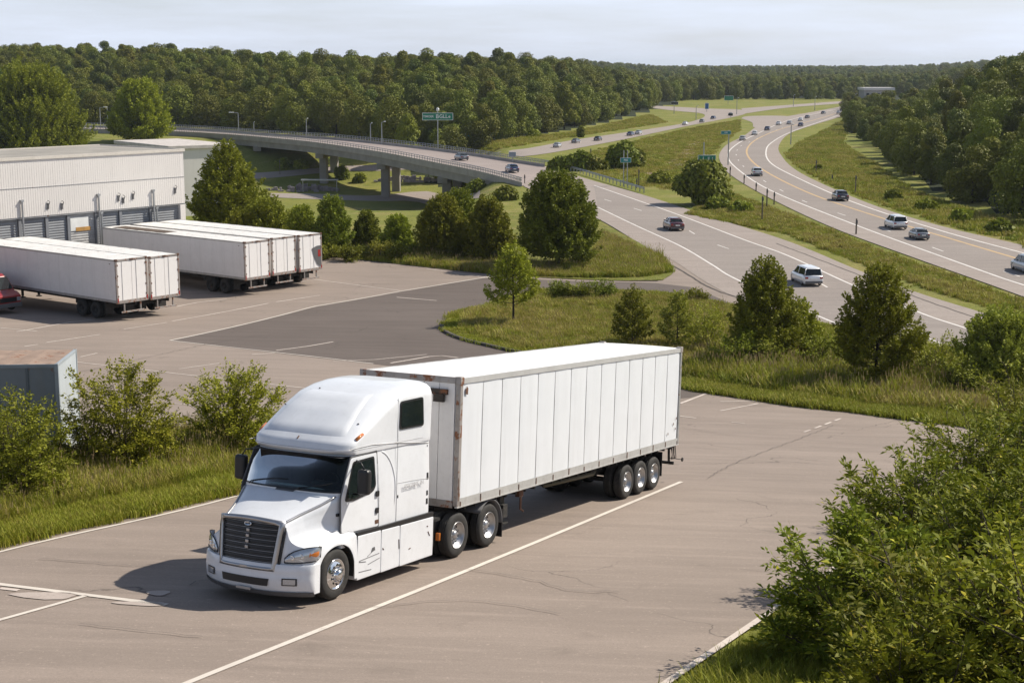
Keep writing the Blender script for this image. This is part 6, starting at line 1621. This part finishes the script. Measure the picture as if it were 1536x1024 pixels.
G_p = leafmat('cut grass', (.23, .26, .026), (.30, .31, .038), (.38, .34, .07), .3)
def grass_on(name, poly, n, protos, weights, smin, smax, label, off=.05, edge=None):
    poly = np.asarray(poly, float); mn, mx = poly.min(0), poly.max(0); out = []
    while len(out) < n:
        q = rng.uniform(mn, mx, (n * 2, 2)); q = q[inside(poly, q)]; out += [tuple(v) for v in q]
    Q = np.array(out[:n]); z = H(Q[:, 0], Q[:, 1]) + off
    # clumping: height follows a broad wave pattern, kind follows another
    w = np.sin(Q[:, 0] * .9 + 2 * np.sin(Q[:, 1] * .35)) * np.cos(Q[:, 1] * .7 + Q[:, 0] * .23)
    sc = rng.uniform(smin, smax, n) * (1 + .28 * w)
    k = rng.choice(len(protos), n, p=weights); w2 = np.sin(Q[:, 0] * .31 + 1.7) * np.sin(Q[:, 1] * .22 + .5 * np.sin(Q[:, 0] * .4))
    k = np.where((w2 > .25) & (rng.uniform(0, 1, n) < .55), min(1, len(protos)-1), k)
    gn_scatter(name, np.c_[Q, z], rng.uniform(0, 6.28, n), sc, k, protos, label, 'grass')
fine = [tuft_mesh('t', 1, 34, .50, .22, G_a, .009), tuft_mesh('t', 2, 30, .60, .22, G_b, .009, 4, G_h), tuft_mesh('t', 3, 36, .42, .25, G_d, .010), tuft_mesh('t', 4, 14, .85, .15, G_a, .008, 6, G_h)]
short = [tuft_mesh('t', 5, 44, .20, .25, G_p, .008), tuft_mesh('t', 6, 40, .26, .25, G_a, .008), tuft_mesh('t', 7, 36, .24, .25, G_b, .008)]
coarse = [tuft_mesh('t', 11, 40, .50, .45, G_a, .020), tuft_mesh('t', 12, 38, .55, .45, G_b, .018, 3, G_h), tuft_mesh('t', 13, 40, .45, .5, G_d, .022), tuft_mesh('t', 14, 20, .9, .3, G_a, .016, 7, G_h)]
cshort = [tuft_mesh('t', 15, 50, .22, .5, G_p, .016), tuft_mesh('t', 16, 46, .28, .5, G_a, .016), tuft_mesh('t', 17, 40, .3, .5, G_b, .016)]
grass_on('long_grass', P2([(-60,812),(0,796),(100,772),(200,752),(290,735),(370,718),(450,700),(520,672),(520,645),(420,652),(300,662),(200,676),(110,694),(-60,716)]), 3000, fine, [.38, .2, .3, .12], .7, 1.25, 'long green and straw coloured grass on the strip left of the truck', .12)
grass_on('mown_grass', P2([(-90,840),(0,824),(100,801),(200,779),(290,758),(370,738),(450,719),(470,700),(370,712),(200,750),(0,792),(-90,806)]), 2600, short, [.6, .3, .1], .8, 1.3, 'short grass along the pavement edge left of the truck', .11)
isl_in = P2([(700,472),(760,457),(860,443),(930,444),(1040,456),(1120,470),(1200,500),(1150,560),(1030,572),(940,556),(850,540),(760,518),(690,500)])
grass_on('meadow_grass', isl_in, 7000, coarse, [.3, .42, .22, .06], .45, .85, 'patchy green and golden grass covering the kerbed island', .14)
grass_on('mown_grass', isl_poly[:len(w_isl) + len(w_kerb) + len(w_right)] , 7000, cshort, [.55, .3, .15], .7, 1.1, 'short grass at the rim of the island and right verge', .13)
grass_on('tall_grass', P2([(1030,572),(1150,592),(1300,612),(1440,630),(1520,640),(1540,560),(1400,548),(1250,530),(1150,520),(1060,525)]), 5500, coarse, [.34, .18, .34, .14], .6, 1.35, 'tall rough grass with brown seed heads on the right verge', .14)
grass_on('mown_grass', P2([(1025,584),(1150,603.5),(1300,622.5),(1450,641),(1520,655),(1520,640),(1440,626),(1300,608),(1150,590),(1030,574)]), 3500, cshort, [.65, .3, .05], .9, 1.3, 'strip of short grass at the right verge pavement edge', .13)
grass_on('meadow_grass', P2([(466,383),(560,392),(640,401),(730,411),(850,418),(960,417),(1005,410),(990,390),(950,372),(900,352),(890,395),(780,400),(700,388),(600,382),(500,376)]), 6000, coarse, [.3, .3, .3, .1], .6, 1.1, 'rough grass behind the lot below the ramp', .1)
grass_on('corner_grass', P2([(1030,1034),(1186,924),(1336,816),(1460,712),(1560,700),(1600,900),(1500,1100),(1200,1180),(960,1100)]), 5500, fine[:1] + short[:2] + fine[2:3], [.3, .25, .2, .25], .6, 1.1, 'dark grass under the bushes in the lower right corner', .0)
med = P2([(1030,322),(1180,352),(1290,395),(1380,430),(1500,468),(1620,512),(1620,480),(1500,440),(1370,395),(1250,350),(1150,310),(1080,285)])
grass_on('median_grass', med, 5000, [tuft_mesh('t', 21, 40, .7, .9, G_a, .04), tuft_mesh('t', 22, 40, .8, .9, G_b, .04, 3, G_h), tuft_mesh('t', 23, 40, .6, .9, G_d, .04)], [.40, .32, .28], .22, .6, 'wild grass in the median between the ramp and the highway', .0)

far_t = [tuft_mesh('t', 31, 34, .8, 1.1, G_a, .06), tuft_mesh('t', 32, 34, .8, 1.2, G_b, .06), tuft_mesh('t', 33, 34, .7, 1.1, G_d, .07)]
grass_on('field_grass', P2([(1180,232),(1200,215),(1250,190),(1275,178),(1262,215),(1300,240),(1370,288),(1480,325),(1600,345),(1600,400),(1536,366),(1420,338),(1325,309),(1250,279),(1200,252)]), 6500, far_t, [.3, .3, .4], .25, .8, 'rough mottled grass between the highway and the right hill', .0)
grass_on('field_grass', P2([(830,246),(900,224),(1033,193),(1110,180),(1110,196),(1082,215),(1066,240),(1085,262),(1100,285),(1000,285),(960,280),(900,263)]), 6500, far_t, [.35, .4, .25], .2, .6, 'mottled grass of the field between the left road and the highway bend', .0)
grass_on('field_grass', P2([(630,232),(760,222),(870,204),(1000,184),(975,172),(900,190),(850,200),(740,214),(680,226)]), 3000, far_t, [.3, .45, .25], .3, .8, 'straw and green grass between the left road and the forest', .0)
# ================================================================== LIGHT, SKY, CAMERA
SUN_AZ, SUN_EL = 24.0, 43.0
w = bpy.data.worlds.new('World'); SC.world = w; w.use_nodes = True; nt = w.node_tree
bg = nt.nodes['Background']; sky = nt.nodes.new('ShaderNodeTexSky'); sky.sky_type = 'NISHITA'; sky.sun_disc = False
sky.sun_elevation = R(SUN_EL); sky.sun_rotation = R(90 - SUN_AZ); sky.altitude = 100; sky.air_density = 1.0; sky.dust_density = 1.2; sky.ozone_density = 1.0
# thin high cloud
tc = nt.nodes.new('ShaderNodeTexCoord'); mp = nt.nodes.new('ShaderNodeMapping'); mp.inputs['Scale'].default_value = (1.5, 1.5, 14)
nz_ = nt.nodes.new('ShaderNodeTexNoise'); nz_.inputs['Scale'].default_value = 2.2; nz_.inputs['Detail'].default_value = 6; nz_.inputs['Roughness'].default_value = .6
nt.links.new(tc.outputs['Generated'], mp.inputs[0]); nt.links.new(mp.outputs[0], nz_.inputs['Vector'])
mr = nt.nodes.new('ShaderNodeMapRange'); mr.inputs[1].default_value = .35; mr.inputs[2].default_value = .75; mr.inputs[3].default_value = .55; mr.inputs[4].default_value = 1.0
nt.links.new(nz_.outputs['Fac'], mr.inputs[0])
mx = nt.nodes.new('ShaderNodeMix'); mx.data_type = 'RGBA'; sx = nt.nodes.new('ShaderNodeSeparateXYZ'); nt.links.new(tc.outputs['Generated'], sx.inputs[0])
hm_ = nt.nodes.new('ShaderNodeMapRange'); hm_.interpolation_type = 'SMOOTHSTEP'; hm_.inputs[1].default_value = .06; hm_.inputs[2].default_value = .40; hm_.inputs[3].default_value = 1.; hm_.inputs[4].default_value = .10
nt.links.new(sx.outputs[2], hm_.inputs[0]); ml = nt.nodes.new('ShaderNodeMath'); ml.operation = 'MULTIPLY'; nt.links.new(mr.outputs[0], ml.inputs[0]); nt.links.new(hm_.outputs[0], ml.inputs[1])
nt.links.new(ml.outputs[0], mx.inputs[0]); nt.links.new(sky.outputs[0], mx.inputs[6]); mx.inputs[7].default_value = (SKYC[0], SKYC[1], SKYC[2], 1)
nt.links.new(mx.outputs[2], bg.inputs['Color']); bg.inputs['Strength'].default_value = SKY_S
sl = bpy.data.lights.new('sun', 'SUN'); sl.energy = SUN_E; sl.angle = R(.6); sl.color = (1, .925, .80)
so_ = bpy.data.objects.new('sun', sl); COL.objects.link(so_)
sd = Vector((math.cos(R(SUN_AZ)) * math.cos(R(SUN_EL)), math.sin(R(SUN_AZ)) * math.cos(R(SUN_EL)), math.sin(R(SUN_EL))))
so_.rotation_euler = sd.to_track_quat('Z', 'Y').to_euler(); so_.location = (0, 0, 60)
if HAZE:
    m, nt, b = newmat('haze'); nt.nodes.remove(b); pvn = nt.nodes.new('ShaderNodeVolumePrincipled'); pvn.inputs['Density'].default_value = HAZE
    pvn.inputs['Color'].default_value = (.75, .84, .95, 1); pvn.inputs['Anisotropy'].default_value = .3
    nt.links.new(pvn.outputs[0], nt.nodes['Material Output'].inputs['Volume'])
    mb = MB(); mb.box(-9000, 9000, -120, 9200, -9, 46); hz = mb.build('haze', m); hz['kind'] = 'stuff'; tag(hz, 'thin bluish haze over the far hills', 'haze')
cam = bpy.data.cameras.new('camera'); co = bpy.data.objects.new('camera', cam); COL.objects.link(co)
cam.sensor_width = 36; cam.lens = 36 * F / 1536; cam.clip_end = 20000; cam.clip_start = .1
co.location = (0, 0, CAMZ); co.rotation_euler = (math.pi / 2 - PITCH, 0, 0); SC.camera = co
SC.view_settings.view_transform = 'Standard'; SC.view_settings.look = 'None'; SC.view_settings.exposure = EXPO; SC.view_settings.gamma = 1
SC.cycles.max_bounces = 6; SC.cycles.transparent_max_bounces = 4; SC.cycles.volume_bounces = 0
SC.cycles.use_denoising = True
